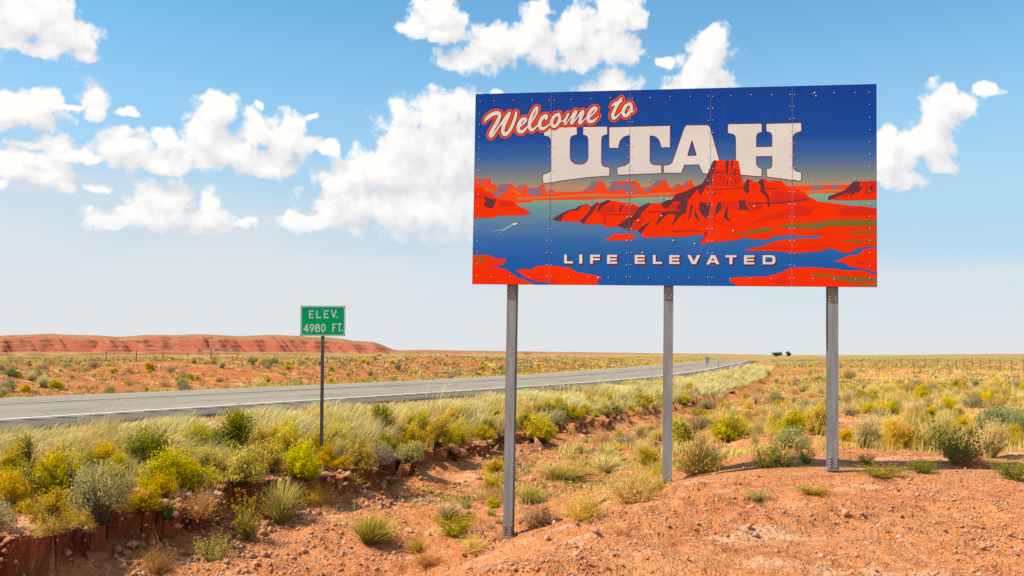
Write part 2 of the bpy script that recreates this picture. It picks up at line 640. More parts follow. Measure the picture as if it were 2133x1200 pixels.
def mat_ground():
    b = NT('red_desert_soil')
    geo = b.n('ShaderNodeNewGeometry')
    P = geo.outputs['Position']
    n_big = b.noise(P, 0.09, 4)
    n_mid = b.noise(P, 0.7, 5, 0.6)
    n_sm = b.noise(P, 5.5, 6, 0.65)
    n_gr = b.noise(P, 38.0, 4, 0.7)
    c = b.ramp(n_mid, [(0.28, (0.46, 0.135, 0.042, 1)), (0.5, (0.63, 0.243, 0.082, 1)), (0.74, (0.72, 0.335, 0.135, 1))])
    c2 = b.ramp(n_sm, [(0.3, (0.32, 0.08, 0.028, 1)), (0.52, (0.62, 0.228, 0.076, 1)), (0.75, (0.76, 0.395, 0.18, 1))])
    c = b.mix(0.5, c, c2)
    # pale crumbs and darker crumbs
    c = b.mix(b.mr(n_gr, 0.60, 0.72), c, (0.74, 0.44, 0.28, 1))
    c = b.mix(b.mr(n_gr, 0.38, 0.28), c, (0.30, 0.085, 0.03, 1))
    for sc_, amt in ((16.0, 0.55), (42.0, 0.55)):
        vo = b.n('ShaderNodeTexVoronoi')
        b.l(P, vo.inputs['Vector'])
        vo.inputs['Scale'].default_value = sc_
        hv = b.n('ShaderNodeSeparateColor')
        b.l(vo.outputs['Color'], hv.inputs[0])
        inside = b.mr(vo.outputs['Distance'], 0.42, 0.25)
        c = b.mix(b.math('MULTIPLY', b.math('MULTIPLY', b.mr(hv.outputs[0], 0.62, 0.85), inside), amt), c, (0.78, 0.47, 0.29, 1))
        c = b.mix(b.math('MULTIPLY', b.math('MULTIPLY', b.mr(hv.outputs[1], 0.68, 0.9), inside), amt), c, (0.30, 0.075, 0.028, 1))
        if sc_ < 20:
            peb = vo.outputs['Distance']
        else:
            peb2 = vo.outputs['Distance']
    # broad pale and red areas
    c = b.mix(b.math('MULTIPLY', b.mr(n_big, 0.55, 0.7), 0.35), c, (0.70, 0.40, 0.24, 1))
    c = b.mix(b.math('MULTIPLY', b.mr(n_big, 0.46, 0.32), 0.5), c, (0.50, 0.135, 0.038, 1))
    cmb = b.n('ShaderNodeVectorMath', operation='DOT_PRODUCT')
    b.l(P, cmb.inputs[0])
    cmb.inputs[1].default_value = (0.883, -0.47, 0)
    c = b.mix(b.math('MULTIPLY', b.mr(cmb.outputs['Value'], -9.5, -16.0), 0.6), c, (0.50, 0.135, 0.038, 1))
    lm = b.n('ShaderNodeMapping')
    b.l(P, lm.inputs['Vector'])
    lm.inputs['Rotation'].default_value = (0, 0, 0.35)
    lm.inputs['Scale'].default_value = (0.5, 1.6, 1)
    slab = b.noise(lm.outputs[0], 0.9, 5, 0.6)
    c = b.mix(b.math('MULTIPLY', b.mr(slab, 0.58, 0.66), 0.55), c, (0.80, 0.50, 0.30, 1))
    c = b.mix(b.math('MULTIPLY', b.mr(slab, 0.42, 0.34), 0.55), c, (0.46, 0.13, 0.04, 1))
    # freshly cut earth on steep faces is a deeper red
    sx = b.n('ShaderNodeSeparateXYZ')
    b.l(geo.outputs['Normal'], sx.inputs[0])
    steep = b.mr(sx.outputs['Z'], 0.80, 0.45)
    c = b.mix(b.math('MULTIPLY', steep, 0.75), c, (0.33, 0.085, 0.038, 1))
    # far plain: too distant to tell plants apart, patches of brush and bare red soil
    ln = b.n('ShaderNodeVectorMath', operation='LENGTH')
    b.l(P, ln.inputs[0])
    fm = b.n('ShaderNodeMapping')
    b.l(P, fm.inputs['Vector'])
    fm.inputs['Scale'].default_value = (1, 0.6, 1)
    nf1 = b.noise(fm.outputs[0], 0.11, 5, 0.7)
    nf2 = b.noise(fm.outputs[0], 0.012, 3, 0.6)
    veg = b.ramp(nf1, [(0.32, (0.46, 0.17, 0.06, 1)), (0.43, (0.38, 0.24, 0.07, 1)), (0.56, (0.32, 0.26, 0.07, 1)), (0.7, (0.20, 0.17, 0.055, 1))])
    veg = b.mix(b.math('MULTIPLY', b.mr(nf2, 0.54, 0.66), 0.75), veg, (0.50, 0.17, 0.08, 1))
    c = b.mix(b.mr(ln.outputs['Value'], 110, 260), c, veg)
    h = b.math('MULTIPLY_ADD', n_gr, 0.5, b.math('MULTIPLY', n_sm, 1.0))
    nb = b.bump(h, 0.9, 0.05)
    n_f = b.noise(P, 140.0, 2, 0.7)
    nb = b.bump(b.math('SUBTRACT', 1.0, peb), 0.6, 0.04, nb)
    nb = b.bump(b.math('SUBTRACT', 1.0, peb2), 0.7, 0.02, nb)
    nb = b.bump(n_f, 0.5, 0.012, nb)
    b.principled(c, 0.95, 0, 0.15, nb)
    return b.m


def mat_mesa():
    b = NT('banded_red_mesa')
    geo = b.n('ShaderNodeNewGeometry')
    P = geo.outputs['Position']
    sx = b.n('ShaderNodeSeparateXYZ')
    b.l(P, sx.inputs[0])
    w = b.noise(P, 0.012, 4)
    z = b.math('MULTIPLY_ADD', w, 22.0, sx.outputs['Z'])
    wv = b.math('MULTIPLY', z, 0.36)
    cm = b.n('ShaderNodeCombineXYZ')
    b.l(wv, cm.inputs[2])
    bands = b.noise(cm.outputs[0], 1.6, 3, 0.7)
    c = b.ramp(bands, [(0.34, (0.27, 0.066, 0.036, 1)), (0.45, (0.345, 0.092, 0.048, 1)), (0.56, (0.385, 0.115, 0.058, 1)), (0.68, (0.43, 0.175, 0.10, 1))])
    pm = b.n('ShaderNodeMapping')
    b.l(P, pm.inputs['Vector'])
    pm.inputs['Rotation'].default_value = (0, 0.7, 0)
    pm.inputs['Scale'].default_value = (1.0, 0.5, 3.0)
    pat = b.noise(pm.outputs[0], 0.03, 5, 0.65)
    c = b.mix(b.math('MULTIPLY', b.mr(pat, 0.56, 0.68), 0.5), c, (0.50, 0.27, 0.185, 1))
    tal = b.mr(sx.outputs['Z'], 7.0, 2.0)
    c = b.mix(b.math('MULTIPLY', tal, 0.6), c, (0.46, 0.26, 0.12, 1))
    nz = b.n('ShaderNodeSeparateXYZ')
    b.l(geo.outputs['Normal'], nz.inputs[0])
    flat = b.mr(nz.outputs['Z'], 0.93, 0.985)
    c = b.mix(b.math('MULTIPLY', flat, 0.5), c, (0.36, 0.24, 0.10, 1))
    nb = b.bump(b.noise(P, 0.22, 5, 0.7), 0.7, 3.0)
    b.principled(c, 0.95, 0, 0.1, nb)
    return b.m


def mat_road():
    b = NT('worn_asphalt')
    tc = b.n('ShaderNodeUVMap')
    tc.uv_map = 'road'
    geo = b.n('ShaderNodeNewGeometry')
    P = geo.outputs['Position']
    sp = b.n('ShaderNodeSeparateXYZ')
    b.l(tc.outputs[0], sp.inputs[0])
    r = sp.outputs[0]                      # metres across
    mp = b.n('ShaderNodeMapping')
    b.l(tc.outputs[0], mp.inputs['Vector'])
    mp.inputs['Scale'].default_value = (1.0, 0.06, 1)
    streak = b.noise(mp.outputs[0], 2.6, 4, 0.6)
    g = b.noise(P, 45.0, 3, 0.7)
    big = b.noise(P, 0.35, 3)
    c = b.ramp(streak, [(0.3, (0.235, 0.195, 0.15, 1)), (0.7, (0.33, 0.277, 0.215, 1))])
    c = b.mix(b.math('MULTIPLY', g, 0.35), c, (0.33, 0.31, 0.28, 1))
    c = b.mix(b.math('MULTIPLY', b.mr(big, 0.5, 0.68), 0.3), c, (0.14, 0.132, 0.122, 1))
    wt = b.math('SINE', b.math('MULTIPLY_ADD', r, 3.6, 0.9))
    c = b.mix(b.math('MULTIPLY', b.mr(wt, 0.2, 1.0), 0.30), c, (0.18, 0.147, 0.115, 1))
    ck = b.n('ShaderNodeTexVoronoi', feature='DISTANCE_TO_EDGE')
    cw = b.n('ShaderNodeVectorMath', operation='MULTIPLY_ADD')
    b.l(b.noise(P, 0.8, 4, 0.6, 'Color'), cw.inputs[0])
    cw.inputs[1].default_value = (1.6, 1.6, 0)
    b.l(P, cw.inputs[2])
    b.l(cw.outputs[0], ck.inputs['Vector'])
    ck.inputs['Scale'].default_value = 0.28
    c = b.mix(b.math('MULTIPLY', b.mr(ck.outputs['Distance'], 0.016, 0.006), 0.22), c, (0.06, 0.052, 0.045, 1))
    sh = b.mr(r, 0.25, 0.5)                # shoulder is an older, darker, browner mat
    c = b.mix(b.math('MULTIPLY', sh, 0.75), c, (0.115, 0.088, 0.068, 1))
    dust = b.math('MULTIPLY', b.mr(r, 1.0, 1.9), b.mr(b.noise(P, 1.4, 4), 0.4, 0.62))
    c = b.mix(b.math('MULTIPLY', dust, 0.5), c, (0.42, 0.23, 0.12, 1))
    nb = b.bump(g, 0.5, 0.012)
    b.principled(c, 0.95, 0, 0.08, nb)
    return b.m


def mat_paint(name, col, wear=0.35, under=(0.2, 0.19, 0.175, 1)):
    b = NT(name)
    geo = b.n('ShaderNodeNewGeometry')
    n = b.noise(geo.outputs['Position'], 9.0, 5, 0.7)
    c = b.mix(b.math('MULTIPLY', b.mr(n, 0.55, 0.72), wear * 2), col, under)
    b.principled(c, 0.7, 0, 0.3)
    return b.m


def mat_plain(name, col, rough=0.6, metal=0.0, spec=0.3, mottling=0.12, scale=6.0):
    b = NT(name)
    tc = b.n('ShaderNodeTexCoord')
    n = b.noise(tc.outputs['Object'], scale, 4, 0.6)
    d = tuple(max(0, v * (1 - mottling * 2)) for v in col[:3]) + (1,)
    l = tuple(min(1, v * (1 + mottling)) for v in col[:3]) + (1,)
    c = b.ramp(n, [(0.3, d), (0.7, l)])
    b.principled(c, rough, metal, spec)
    return b.m


def mat_print(name, col):
    """printed sheet: even colour, faint sun-bleached unevenness"""
    return mat_plain(name, col, 0.8, 0, 0.06, 0.05, 0.9)


def mat_panel(H):
    b = NT('printed_sky_and_lake')
    tc = b.n('ShaderNodeTexCoord')
    sp = b.n('ShaderNodeSeparateXYZ')
    b.l(tc.outputs['Object'], sp.inputs[0])
    v = b.math('DIVIDE', sp.outputs['Z'], H)
    S = PRINT
    c = b.ramp(v, [(0.0, S(14, 86, 166)), (0.13, S(20, 92, 168)), (0.22, S(46, 104, 170)), (0.32, S(90, 128, 166)),
                   (0.40, S(112, 152, 152)), (0.455, S(128, 178, 140)), (0.475, S(150, 150, 120)), (0.50, S(196, 140, 104)),
                   (0.53, S(140, 142, 126)), (0.58, S(112, 124, 138)), (0.66, S(56, 100, 160)), (0.76, S(4, 72, 156)),
                   (1.0, S(0, 60, 146))])
    n = b.noise(tc.outputs['Object'], 0.9, 4, 0.6)
    c = b.mix(b.math('MULTIPLY', n, 0.04), c, (0.4, 0.45, 0.55, 1))
    mp = b.n('ShaderNodeMapping')
    b.l(tc.outputs['Object'], mp.inputs['Vector'])
    mp.inputs['Scale'].default_value = (7, 1, 0.5)
    c = b.mix(b.math('MULTIPLY', b.mr(b.noise(mp.outputs[0], 1.5, 4, 0.6), 0.5, 0.72), 0.015), c, (0.50, 0.40, 0.34, 1))
    b.principled(c, 0.8, 0, 0.06)
    return b.m


def mat_steel(name, col, rust=0.25):
    b = NT(name)
    tc = b.n('ShaderNodeTexCoord')
    mp = b.n('ShaderNodeMapping')
    b.l(tc.outputs['Object'], mp.inputs['Vector'])
    mp.inputs['Scale'].default_value = (9, 9, 0.8)
    s = b.noise(mp.outputs[0], 2.2, 4, 0.6)
    n = b.noise(tc.outputs['Object'], 1.1, 4, 0.6)
    d = tuple(v * 0.62 for v in col[:3]) + (1,)
    c = b.ramp(s, [(0.3, d), (0.68, col)])
    c = b.mix(b.math('MULTIPLY', b.mr(n, 0.5, 0.66), rust), c, (0.27, 0.17, 0.12, 1))
    b.principled(c, 0.7, 0.12, 0.3, b.bump(s, 0.15, 0.004))
    return b.m


def mat_plant(name, vary):
    b = NT(name)
    at = b.n('ShaderNodeAttribute')
    at.attribute_name = 'Col'
    oi = b.n('ShaderNodeObjectInfo')
    hs = b.n('ShaderNodeHueSaturation')
    b.l(at.outputs['Color'], hs.inputs['Color'])
    if vary:
        b.l(b.math('MULTIPLY_ADD', oi.outputs['Random'], 0.028, 0.483), hs.inputs['Hue'])
        rv = b.math('FRACT', b.math('MULTIPLY', oi.outputs['Random'], 7.31))
        b.l(b.math('MULTIPLY_ADD', rv, 0.32, 0.84), hs.inputs['Value'])
        rs = b.math('FRACT', b.math('MULTIPLY', oi.outputs['Random'], 13.7))
        b.l(b.math('MULTIPLY_ADD', rs, 0.25, 0.92), hs.inputs['Saturation'])
    geo = b.n('ShaderNodeNewGeometry')
    nv = b.n('ShaderNodeVectorMath', operation='MULTIPLY_ADD')
    b.l(geo.outputs['Normal'], nv.inputs[0])
    nv.inputs[1].default_value = (0.7, 0.7, 0.7)
    nv.inputs[2].default_value = (-0.12, 0.0, 0.62)
    nn = b.n('ShaderNodeVectorMath', operation='NORMALIZE')
    b.l(nv.outputs[0], nn.inputs[0])
    df = b.n('ShaderNodeBsdfDiffuse')
    b.l(nn.outputs[0], df.inputs['Normal'])
    tr = b.n('ShaderNodeBsdfTranslucent')
    b.l(hs.outputs[0], df.inputs[0])
    b.l(hs.outputs[0], tr.inputs[0])
    mx = b.n('ShaderNodeMixShader')
    mx.inputs[0].default_value = 0.34
    b.l(df.outputs[0], mx.inputs[1])
    b.l(tr.outputs[0], mx.inputs[2])
    b.l(mx.outputs[0], b.out.inputs['Surface'])
    return b.m


def mat_stone():
    b = NT('sandstone')
    tc = b.n('ShaderNodeTexCoord')
    oi = b.n('ShaderNodeObjectInfo')
    at = b.n('ShaderNodeAttribute')
    at.attribute_name = 'Col'
    n = b.noise(tc.outputs['Object'], 3.5, 5, 0.65)
    c = b.mix(b.mr(n, 0.35, 0.7), at.outputs['Color'], (0.62, 0.34, 0.20, 1))
    hs = b.n('ShaderNodeHueSaturation')
    b.l(c, hs.inputs['Color'])
    b.l(b.math('MULTIPLY_ADD', oi.outputs['Random'], 0.5, 0.75), hs.inputs['Value'])
    b.principled(hs.outputs[0], 0.9, 0, 0.15, b.bump(b.noise(tc.outputs['Object'], 14, 4, 0.7), 0.5, 0.05))
    return b.m


PRINT_GAIN = 1.0


def PRINT(r, g, b):
    c = srgb(r, g, b)
    return (min(0.90, c[0] * 0.95), min(0.86, c[1] * 1.10), min(0.86, c[2] * 1.15), 1)


M_GROUND = mat_ground()
M_PLANT = mat_plant('foliage', True)
M_MASS = mat_plant('grass_blades', False)
M_STONE = mat_stone()


# ------------------------------------------------------------------ ground sheet
def axis(lo, d0, d1, hi, step, g_lo, g_hi):
    core = list(np.arange(d0, d1, step))
    up = []
    s, v = step, core[-1]
    while v < hi:
        s *= g_hi
        v += s
        up.append(v)
    dn = []
    s, v = step, core[0]
    while v > lo:
        s *= g_lo
        v -= s
        dn.append(v)
    return np.array(dn[::-1] + core + up)


def grid_mesh(name, X, Y, Z, mat, smooth=True):
    ny, nx = X.shape
    V = np.stack([X, Y, Z], -1).reshape(-1, 3)
    i = np.arange(ny * nx).reshape(ny, nx)
    F = np.stack([i[:-1, :-1], i[:-1, 1:], i[1:, 1:], i[1:, :-1]], -1).reshape(-1, 4)
    return tri_mesh(name, V, F, mat, smooth=smooth)


def build_ground():
    ax = axis(-5200, -10.5, 12.5, 5200, 0.06, 1.055, 1.055)
    ay = axis(-400, 6.8, 26.0, 6200, 0.06, 1.12, 1.022)
    X, Y = np.meshgrid(ax, ay)
    Z = height(X.ravel(), Y.ravel()).reshape(X.shape)
    # the gully has eaten under the lip of the bank
    r, yf = road_coords(X.ravel(), Y.ravel())
    c = bank_cut(X.ravel(), Y.ravel(), r)
    near = (Y.ravel() > 5) & (Y.ravel() < 60)
    _, ph = road_frame(yf)
    rag = fbm(X.ravel() * 2.3, Y.ravel() * 2.3 + Z.ravel() * 6.0, 4, 201, 0.65)
    sh = near * np.sin(np.pi * np.clip(c, 0, 1)) * (0.36 + 0.42 * rag)
    X = X - (sh * np.cos(ph)).reshape(X.shape)
    Y = Y + (sh * np.sin(ph)).reshape(X.shape)
    o = link('ground', grid_mesh('ground', X, Y, Z, M_GROUND))
    tag(o, 'red desert soil cut by a dry gully', None, None, 'structure')


build_ground()


def strip(name, rs, y0, y1, mat, lift, step=1.0, uv=True, parent=None):
    ys = np.arange(y0, y1, step)
    xl, ph = road_frame(ys)
    rr = np.array(rs)
    X = xl[:, None] + rr[None, :] * np.cos(ph)[:, None]
    Y = ys[:, None] - rr[None, :] * np.sin(ph)[:, None]
    Z = road_z(rr[None, :], ys[:, None]) + lift + 0 * X
    if name == 'road':
        Z[:, 0] -= 0.25
        Z[:, -1] -= 0.25
    me = grid_mesh(name, X, Y, Z, mat)
    if uv:
        ul = me.uv_layers.new(name='road')
        n = len(me.loops)
        vi = np.empty(n, np.int32)
        me.loops.foreach_get('vertex_index', vi)
        U = np.stack([np.broadcast_to(rr[None, :], X.shape), np.broadcast_to(ys[:, None], X.shape)], -1).reshape(-1, 2)
        ul.data.foreach_set('uv', U[vi].astype(np.float32).ravel())
    return link(name, me, parent)


M_ROAD = mat_road()
road = tag(strip('road', [-8.66] + list(np.linspace(-8.6, 1.85, 16)) + [1.93], -110, 520, M_ROAD, 0.0), 'worn grey two lane highway', None, None, 'structure')
M_WHITE_LINE = mat_paint('white_road_paint', (0.72, 0.69, 0.62, 1), 0.35)
M_YELLOW_LINE = mat_paint('yellow_road_paint', (0.62, 0.36, 0.05, 1), 0.55)
M_GROOVE = mat_plain('milled_groove', (0.055, 0.05, 0.047, 1), 0.9)
strip('edge_line', (-0.065, 0.065), -60, 400, M_WHITE_LINE, 0.004, uv=False, parent=road)
strip('edge_line', (-7.95, -7.8), -60, 400, M_WHITE_LINE, 0.004, uv=False, parent=road)
strip('centre_line', (-3.78, -3.66), -60, 400, M_GROOVE, 0.004, uv=False, parent=road)
for i, y in enumerate(np.arange(-32, 230, 12.2)):
    strip('lane_dash', (-4.14, -4.02), y, y + 3.6, M_YELLOW_LINE, 0.005, step=0.5, uv=False, parent=road)


def rumble():
    mb = MB()
    for y in np.arange(-20, 130, 0.62):
        xl, ph = road_frame(np.array([y]))
        xl, ph = float(xl[0]), float(ph[0])
        pts = []
        for (r, a) in ((0.28, -0.13), (0.62, -0.13), (0.62, 0.13), (0.28, 0.13)):
            yy = y + a
            pts.append((xl + r * math.cos(ph) + a * math.tan(ph), yy - r * math.sin(ph), float(road_z(np.array(r), np.array(y))) + 0.004))
        mb.add(pts, [(0, 1, 2, 3)])
    o = mb.build('rumble_strip', M_GROOVE, road)
    o['kind'] = 'stuff'


rumble()


# ------------------------------------------------------------------ mesas on the horizon
def mesa(name, label, prof, dist, depth, seed, mat, rough=1.0):
    """prof: (photograph x, skyline y); the hill stands at real distance dist"""
    pr = np.array(prof, float)
    azs = np.array([math.atan((p - CX) / FPX) for p in pr[:, 0]])
    # height above the plain from the elevation of the skyline
    els = np.array([azel(p, q)[1] for p, q in prof])
    A = np.linspace(azs[0], azs[-1], 700)
    top = np.interp(A, azs, np.tan(els)) * dist * 1.06 + EYE[2]
    nd = 110
    D = np.linspace(0, 1, nd) ** 1.1
    AA, DD = np.meshgrid(A, D)
    arc = AA * dist
    # gullies eat into the front edge
    spur = 0.42 * fbm(arc / 95.0, 0 * arc + 3.1, 3, seed) + 0.30 * np.abs(fbm(arc / 30.0 + DD * 1.6, DD * 2.0, 3, seed + 5))
    t = DD + spur * rough * (1 - DD * 0.5)
    apron = 0.16 * ss(t, -0.1, 0.34)
    cliff = 0.66 * ss(t, 0.26, 0.56) + 0.18 * ss(t, 0.5, 0.8)
    ledge = 0.018 * np.sin(ss(t, 0.2, 0.6) * 26.0)
    pr_ = np.clip(apron + cliff + ledge * (t > 0.2) * (t < 0.62), 0, 1.02)
    back = 1 - 0.6 * ss(DD, 0.86, 1.0)
    Z = 0.6 + (top[None, :] - 0.6) * pr_ * back + 0.9 * fbm(arc / 20.0, DD * 8, 3, seed + 9) * (DD > 0.05)
    Z = np.where(DD < 0.02, -2.0, Z)
    rad = dist + depth * (DD - 0.55)
    X = rad * np.sin(AA)
    Y = rad * np.cos(AA)
    o = link(name, grid_mesh(name, X, Y, Z, mat))
    tag(o, label, None, None, 'structure')
    return o


M_MESA = mat_mesa()
mesa('hill', 'long red banded mesa on the left horizon',
     [(-420, 712), (-260, 704), (-120, 699), (0, 701), (60, 698), (110, 697), (200, 700), (260, 703), (300, 700), (420, 699), (500, 701), (560, 699),
      (620, 701), (680, 703), (716, 707), (735, 710.5), (775, 713), (795, 719), (815, 727), (840, 733), (870, 739)], 1150, 170, 3, M_MESA)
mesa('hill', 'lower far mesa behind the end of the long mesa',
     [(560, 734), (700, 731), (800, 730), (900, 729.5), (1000, 731), (1060, 731.5), (1150, 733), (1260, 734.5), (1380, 736.3), (1480, 737.2), (1560, 738.4), (1620, 739.5)],
     2100, 260, 23, M_MESA, 0.8)
mesa('hill', 'low red ridge along the right horizon',
     [(1640, 740.4), (1740, 739.6), (1800, 740), (1900, 739.4), (2000, 738.4), (2100, 737.6), (2200, 737), (2400, 736)], 1700, 220, 37, M_MESA, 0.8)

# ------------------------------------------------------------------ the welcome billboard
BW, BH = 6.1, 3.038
_yaw, _roll, _pit = -0.1623107, 0.0190166, 0.0132218
B_ROT = Matrix.Rotation(_yaw, 3, 'Z') @ Matrix.Rotation(_roll, 3, 'Y') @ Matrix.Rotation(_pit, 3, 'X')
B_O = Vector((-0.6305, 15.2154, 2.8171))
bill = empty('welcome_billboard', B_O)
bill.rotation_euler = B_ROT.to_euler()
tag(bill, 'large state welcome billboard with a red butte and blue lake on three steel posts', 'billboard')
_bn = np.array(B_ROT.col[1])
_bi = np.array(B_ROT.transposed())
_bo = np.array(B_O)


def on_sign(px, py):
    """photograph position -> (x, z) on the face of the billboard"""
    d = ray(px, py)
    t = np.dot(_bo - EYE, _bn) / np.dot(d, _bn)
    q = _bi @ (EYE + t * d - _bo)
    return float(q[0]), float(q[2])


def zoomer(x0, y0, s):
    return lambda pts: [on_sign(x0 + x * s, y0 + y * s) for x, y in pts]


Z5, Z6, Z7, Z8 = zoomer(980, 370, .12189), zoomer(1230, 370, .125), zoomer(1380, 320, .16667), zoomer(1560, 360, .2)
ZA, ZB, ZC, ZD = zoomer(970, 160, .20628), zoomer(1400, 160, .20628), zoomer(970, 380, .20628), zoomer(1400, 380, .20628)
ZP = zoomer(0, 0, 1.0)


def clip_poly(pts):
    """keep the printed shape inside the sheet (Sutherland-Hodgman)"""
    e = 0.004
    for ax_, lim, sgn in ((0, e, 1), (0, BW - e, -1), (1, e, 1), (1, BH - e, -1)):
        out = []
        for i in range(len(pts)):
            a, b = pts[i - 1], pts[i]
            ia, ib = (a[ax_] - lim) * sgn >= 0, (b[ax_] - lim) * sgn >= 0
            if ia != ib:
                t = (lim - a[ax_]) / (b[ax_] - a[ax_])
                out.append((a[0] + t * (b[0] - a[0]), a[1] + t * (b[1] - a[1])))
            if ib:
                out.append(b)
        pts = out
        if not pts:
            return []
    return pts


def flat_union(polys, holes=()):
    """triangulated union of polygons minus holes"""
    vs, fs = [], []
    for p in list(polys) + list(holes):
        if len(p) < 3:
            continue
        if sum(p[i - 1][0] * p[i][1] - p[i][0] * p[i - 1][1] for i in range(len(p))) < 0:
            p = p[::-1]
        fs.append(list(range(len(vs), len(vs) + len(p))))
        vs += [Vector(q) for q in p]
    nh = len(fs) - len(holes)
    ov, oe, of, _, _, orig = delaunay_2d_cdt(vs, [], fs, 1, 1e-5)
    keep = [f for f, og in zip(of, orig) if og and not any(k >= nh for k in og)]
    return [(v.x, v.y) for v in ov], keep


def printed(name, polys, mat, layer, parent, holes=(), clip=True, rough=False, base=0.0):
    if clip:
        polys = [clip_poly(p) for p in polys]
        polys = [p for p in polys if len(p) > 2]
    vs, fs = flat_union(polys, holes)
    # every separate printed shape is a piece of its own
    par = list(range(len(vs)))

    def root(i):
        while par[i] != i:
            par[i] = par[par[i]]
            i = par[i]
        return i
    for f in fs:
        for k in f[1:]:
            par[root(k)] = root(f[0])
    comp = {}
    for f in fs:
        comp.setdefault(root(f[0]), []).append(f)
    first = None
    for c in comp.values():
        ids = sorted({i for f in c for i in f})
        mp = {i: k for k, i in enumerate(ids)}
        me = bpy.data.meshes.new(name)
        me.from_pydata([(vs[i][0], base - 0.00025 * layer, vs[i][1]) for i in ids], [], [tuple(mp[i] for i in f) for f in c])
        me.update()
        me.materials.append(mat)
        o = link(name, me, parent)
        first = first or o
    return first


def catmull(pts, n=5):
    out = []
    P = [pts[0]] + list(pts) + [pts[-1]]
    for i in range(1, len(P) - 2):
        for k in range(n):
            t = k / n
            out.append(tuple(0.5 * (2 * b + (c - a) * t + (2 * a - 5 * b + 4 * c - d) * t * t + (3 * b - a - 3 * c + d) * t ** 3)
                             for a, b, c, d in zip(P[i - 1], P[i], P[i + 1], P[i + 2])))
    out.append(tuple(pts[-1]))
    return out


def stroke_polys(pts, grow=0.0, n=12):
    """brush stroke (x, z, radius) -> convex pieces whose union is the stroke"""
    res = []
    for i, (x, z, r) in enumerate(pts):
        r = max(r + grow, 0.001)
        res.append([(x + r * math.cos(2 * math.pi * k / n), z + r * math.sin(2 * math.pi * k / n)) for k in range(n)])
        if i:
            x0, z0, r0 = pts[i - 1]
            r0 = max(r0 + grow, 0.001)
            dx, dz = x - x0, z - z0
            L = math.hypot(dx, dz)
            if L > 1e-6:
                nx, nz = -dz / L, dx / L
                res.append([(x0 + nx * r0, z0 + nz * r0), (x0 - nx * r0, z0 - nz * r0), (x - nx * r, z - nz * r), (x + nx * r, z + nz * r)])
    return res


def outline(poly, r):
    return stroke_polys([(x, z, r) for x, z in poly + [poly[0]]], n=8)


M_PANEL = mat_panel(BH)
M_RED = mat_print('print_bright_red', PRINT(255, 50, 0))
M_ORANGE = mat_print('print_orange_red', PRINT(250, 74, 28))
M_TAN = mat_print('print_tan_orange', PRINT(214, 118, 62))
M_DULL = mat_print('print_dull_red', PRINT(222, 44, 22))
M_DARK = mat_print('print_dark_plum', PRINT(106, 52, 62))
M_MAUVE = mat_print('print_mauve', PRINT(142, 112, 138))
M_OLIVE = mat_print('print_olive', PRINT(128, 108, 48))
M_CREAM = mat_print('print_cream_white', PRINT(228, 216, 206))
M_MAROON = mat_print('print_maroon', PRINT(126, 20, 30))
M_PINK = mat_print('print_pink', PRINT(240, 190, 184))
M_FLAME = mat_print('print_flame_orange', PRINT(255, 80, 28))

# five sheets side by side
seam_px = [(1146.5, 400), (1311, 400), (1479.5, 400), (1650, 400)]
SEAMS = [0.0] + [on_sign(*p)[0] for p in seam_px] + [BW]
for i in range(5):
    MB().box(SEAMS[i] + (0.0015 if i else 0), SEAMS[i + 1] - (0.0015 if i < 4 else 0), 0.0, 0.006, 0, BH).build('panel', M_PANEL, bill)
M_ALU = mat_plain('bare_aluminium_edge', (0.62, 0.62, 0.64, 1), 0.45, 0.4)
M_BRACE = mat_plain('galvanised_brace', (0.40, 0.40, 0.40, 1), 0.55, 0.6)
for z in (0.12, 1.02, 1.62, 2.92):
    MB().box(0.05, BW - 0.05, 0.008, 0.05, z - 0.04, z + 0.04).build('stringer', M_BRACE, bill)

art = {}
far_land = [
    Z5([(20, 10), (150, 10), (180, 22), (250, 15), (340, 10), (365, 115), (420, 115), (450, 160), (490, 120), (560, 105), (700, 105), (760, 150), (800, 165),
        (830, 120), (960, 118), (985, 175), (1150, 170), (1200, 118), (1265, 118), (1285, 240), (1310, 245), (1340, 205), (1415, 205), (1440, 243), (1900, 240),
        (2050, 130), (2133, 70), (2133, 382), (1670, 382), (1100, 394), (1020, 427), (790, 442), (700, 470), (20, 470)]),
    Z6([(0, 105), (60, 65), (215, 50), (265, 165), (320, 160), (370, 60), (750, 50), (810, 95), (850, 170), (900, 165), (1000, 155), (1100, 50), (1180, 35), (1260, 30),
        (1310, 150), (1340, 175), (1450, 105), (1530, 120), (1545, 105), (1620, 45), (1680, 40), (1725, 130), (1760, 200), (1500, 318), (850, 330), (640, 352), (-20, 358)]),
    Z8([(300, 100), (400, 137), (640, 130), (1000, 124), (1200, 120), (1200, 205), (1000, 210), (700, 216), (560, 222)]),
]
printed('far_shore_print', far_land, M_ORANGE, 1, bill)
tan = [Z5([(230, 180), (300, 185), (420, 225), (430, 240), (330, 235), (260, 205)]), Z5([(620, 230), (760, 215), (870, 285), (820, 290), (740, 240)]),
       Z5([(780, 330), (1000, 330), (1500, 310), (2133, 270), (2133, 318), (1500, 345), (1060, 365), (960, 390), (800, 370)]),
       Z6([(0, 272), (700, 280), (950, 270), (1200, 238), (1420, 250), (1300, 300), (800, 310), (300, 318), (0, 322)]),
       Z8([(560, 190), (900, 170), (1000, 172), (980, 200), (640, 212)])]
printed('far_shore_band_print', tan, M_TAN, 2, bill)
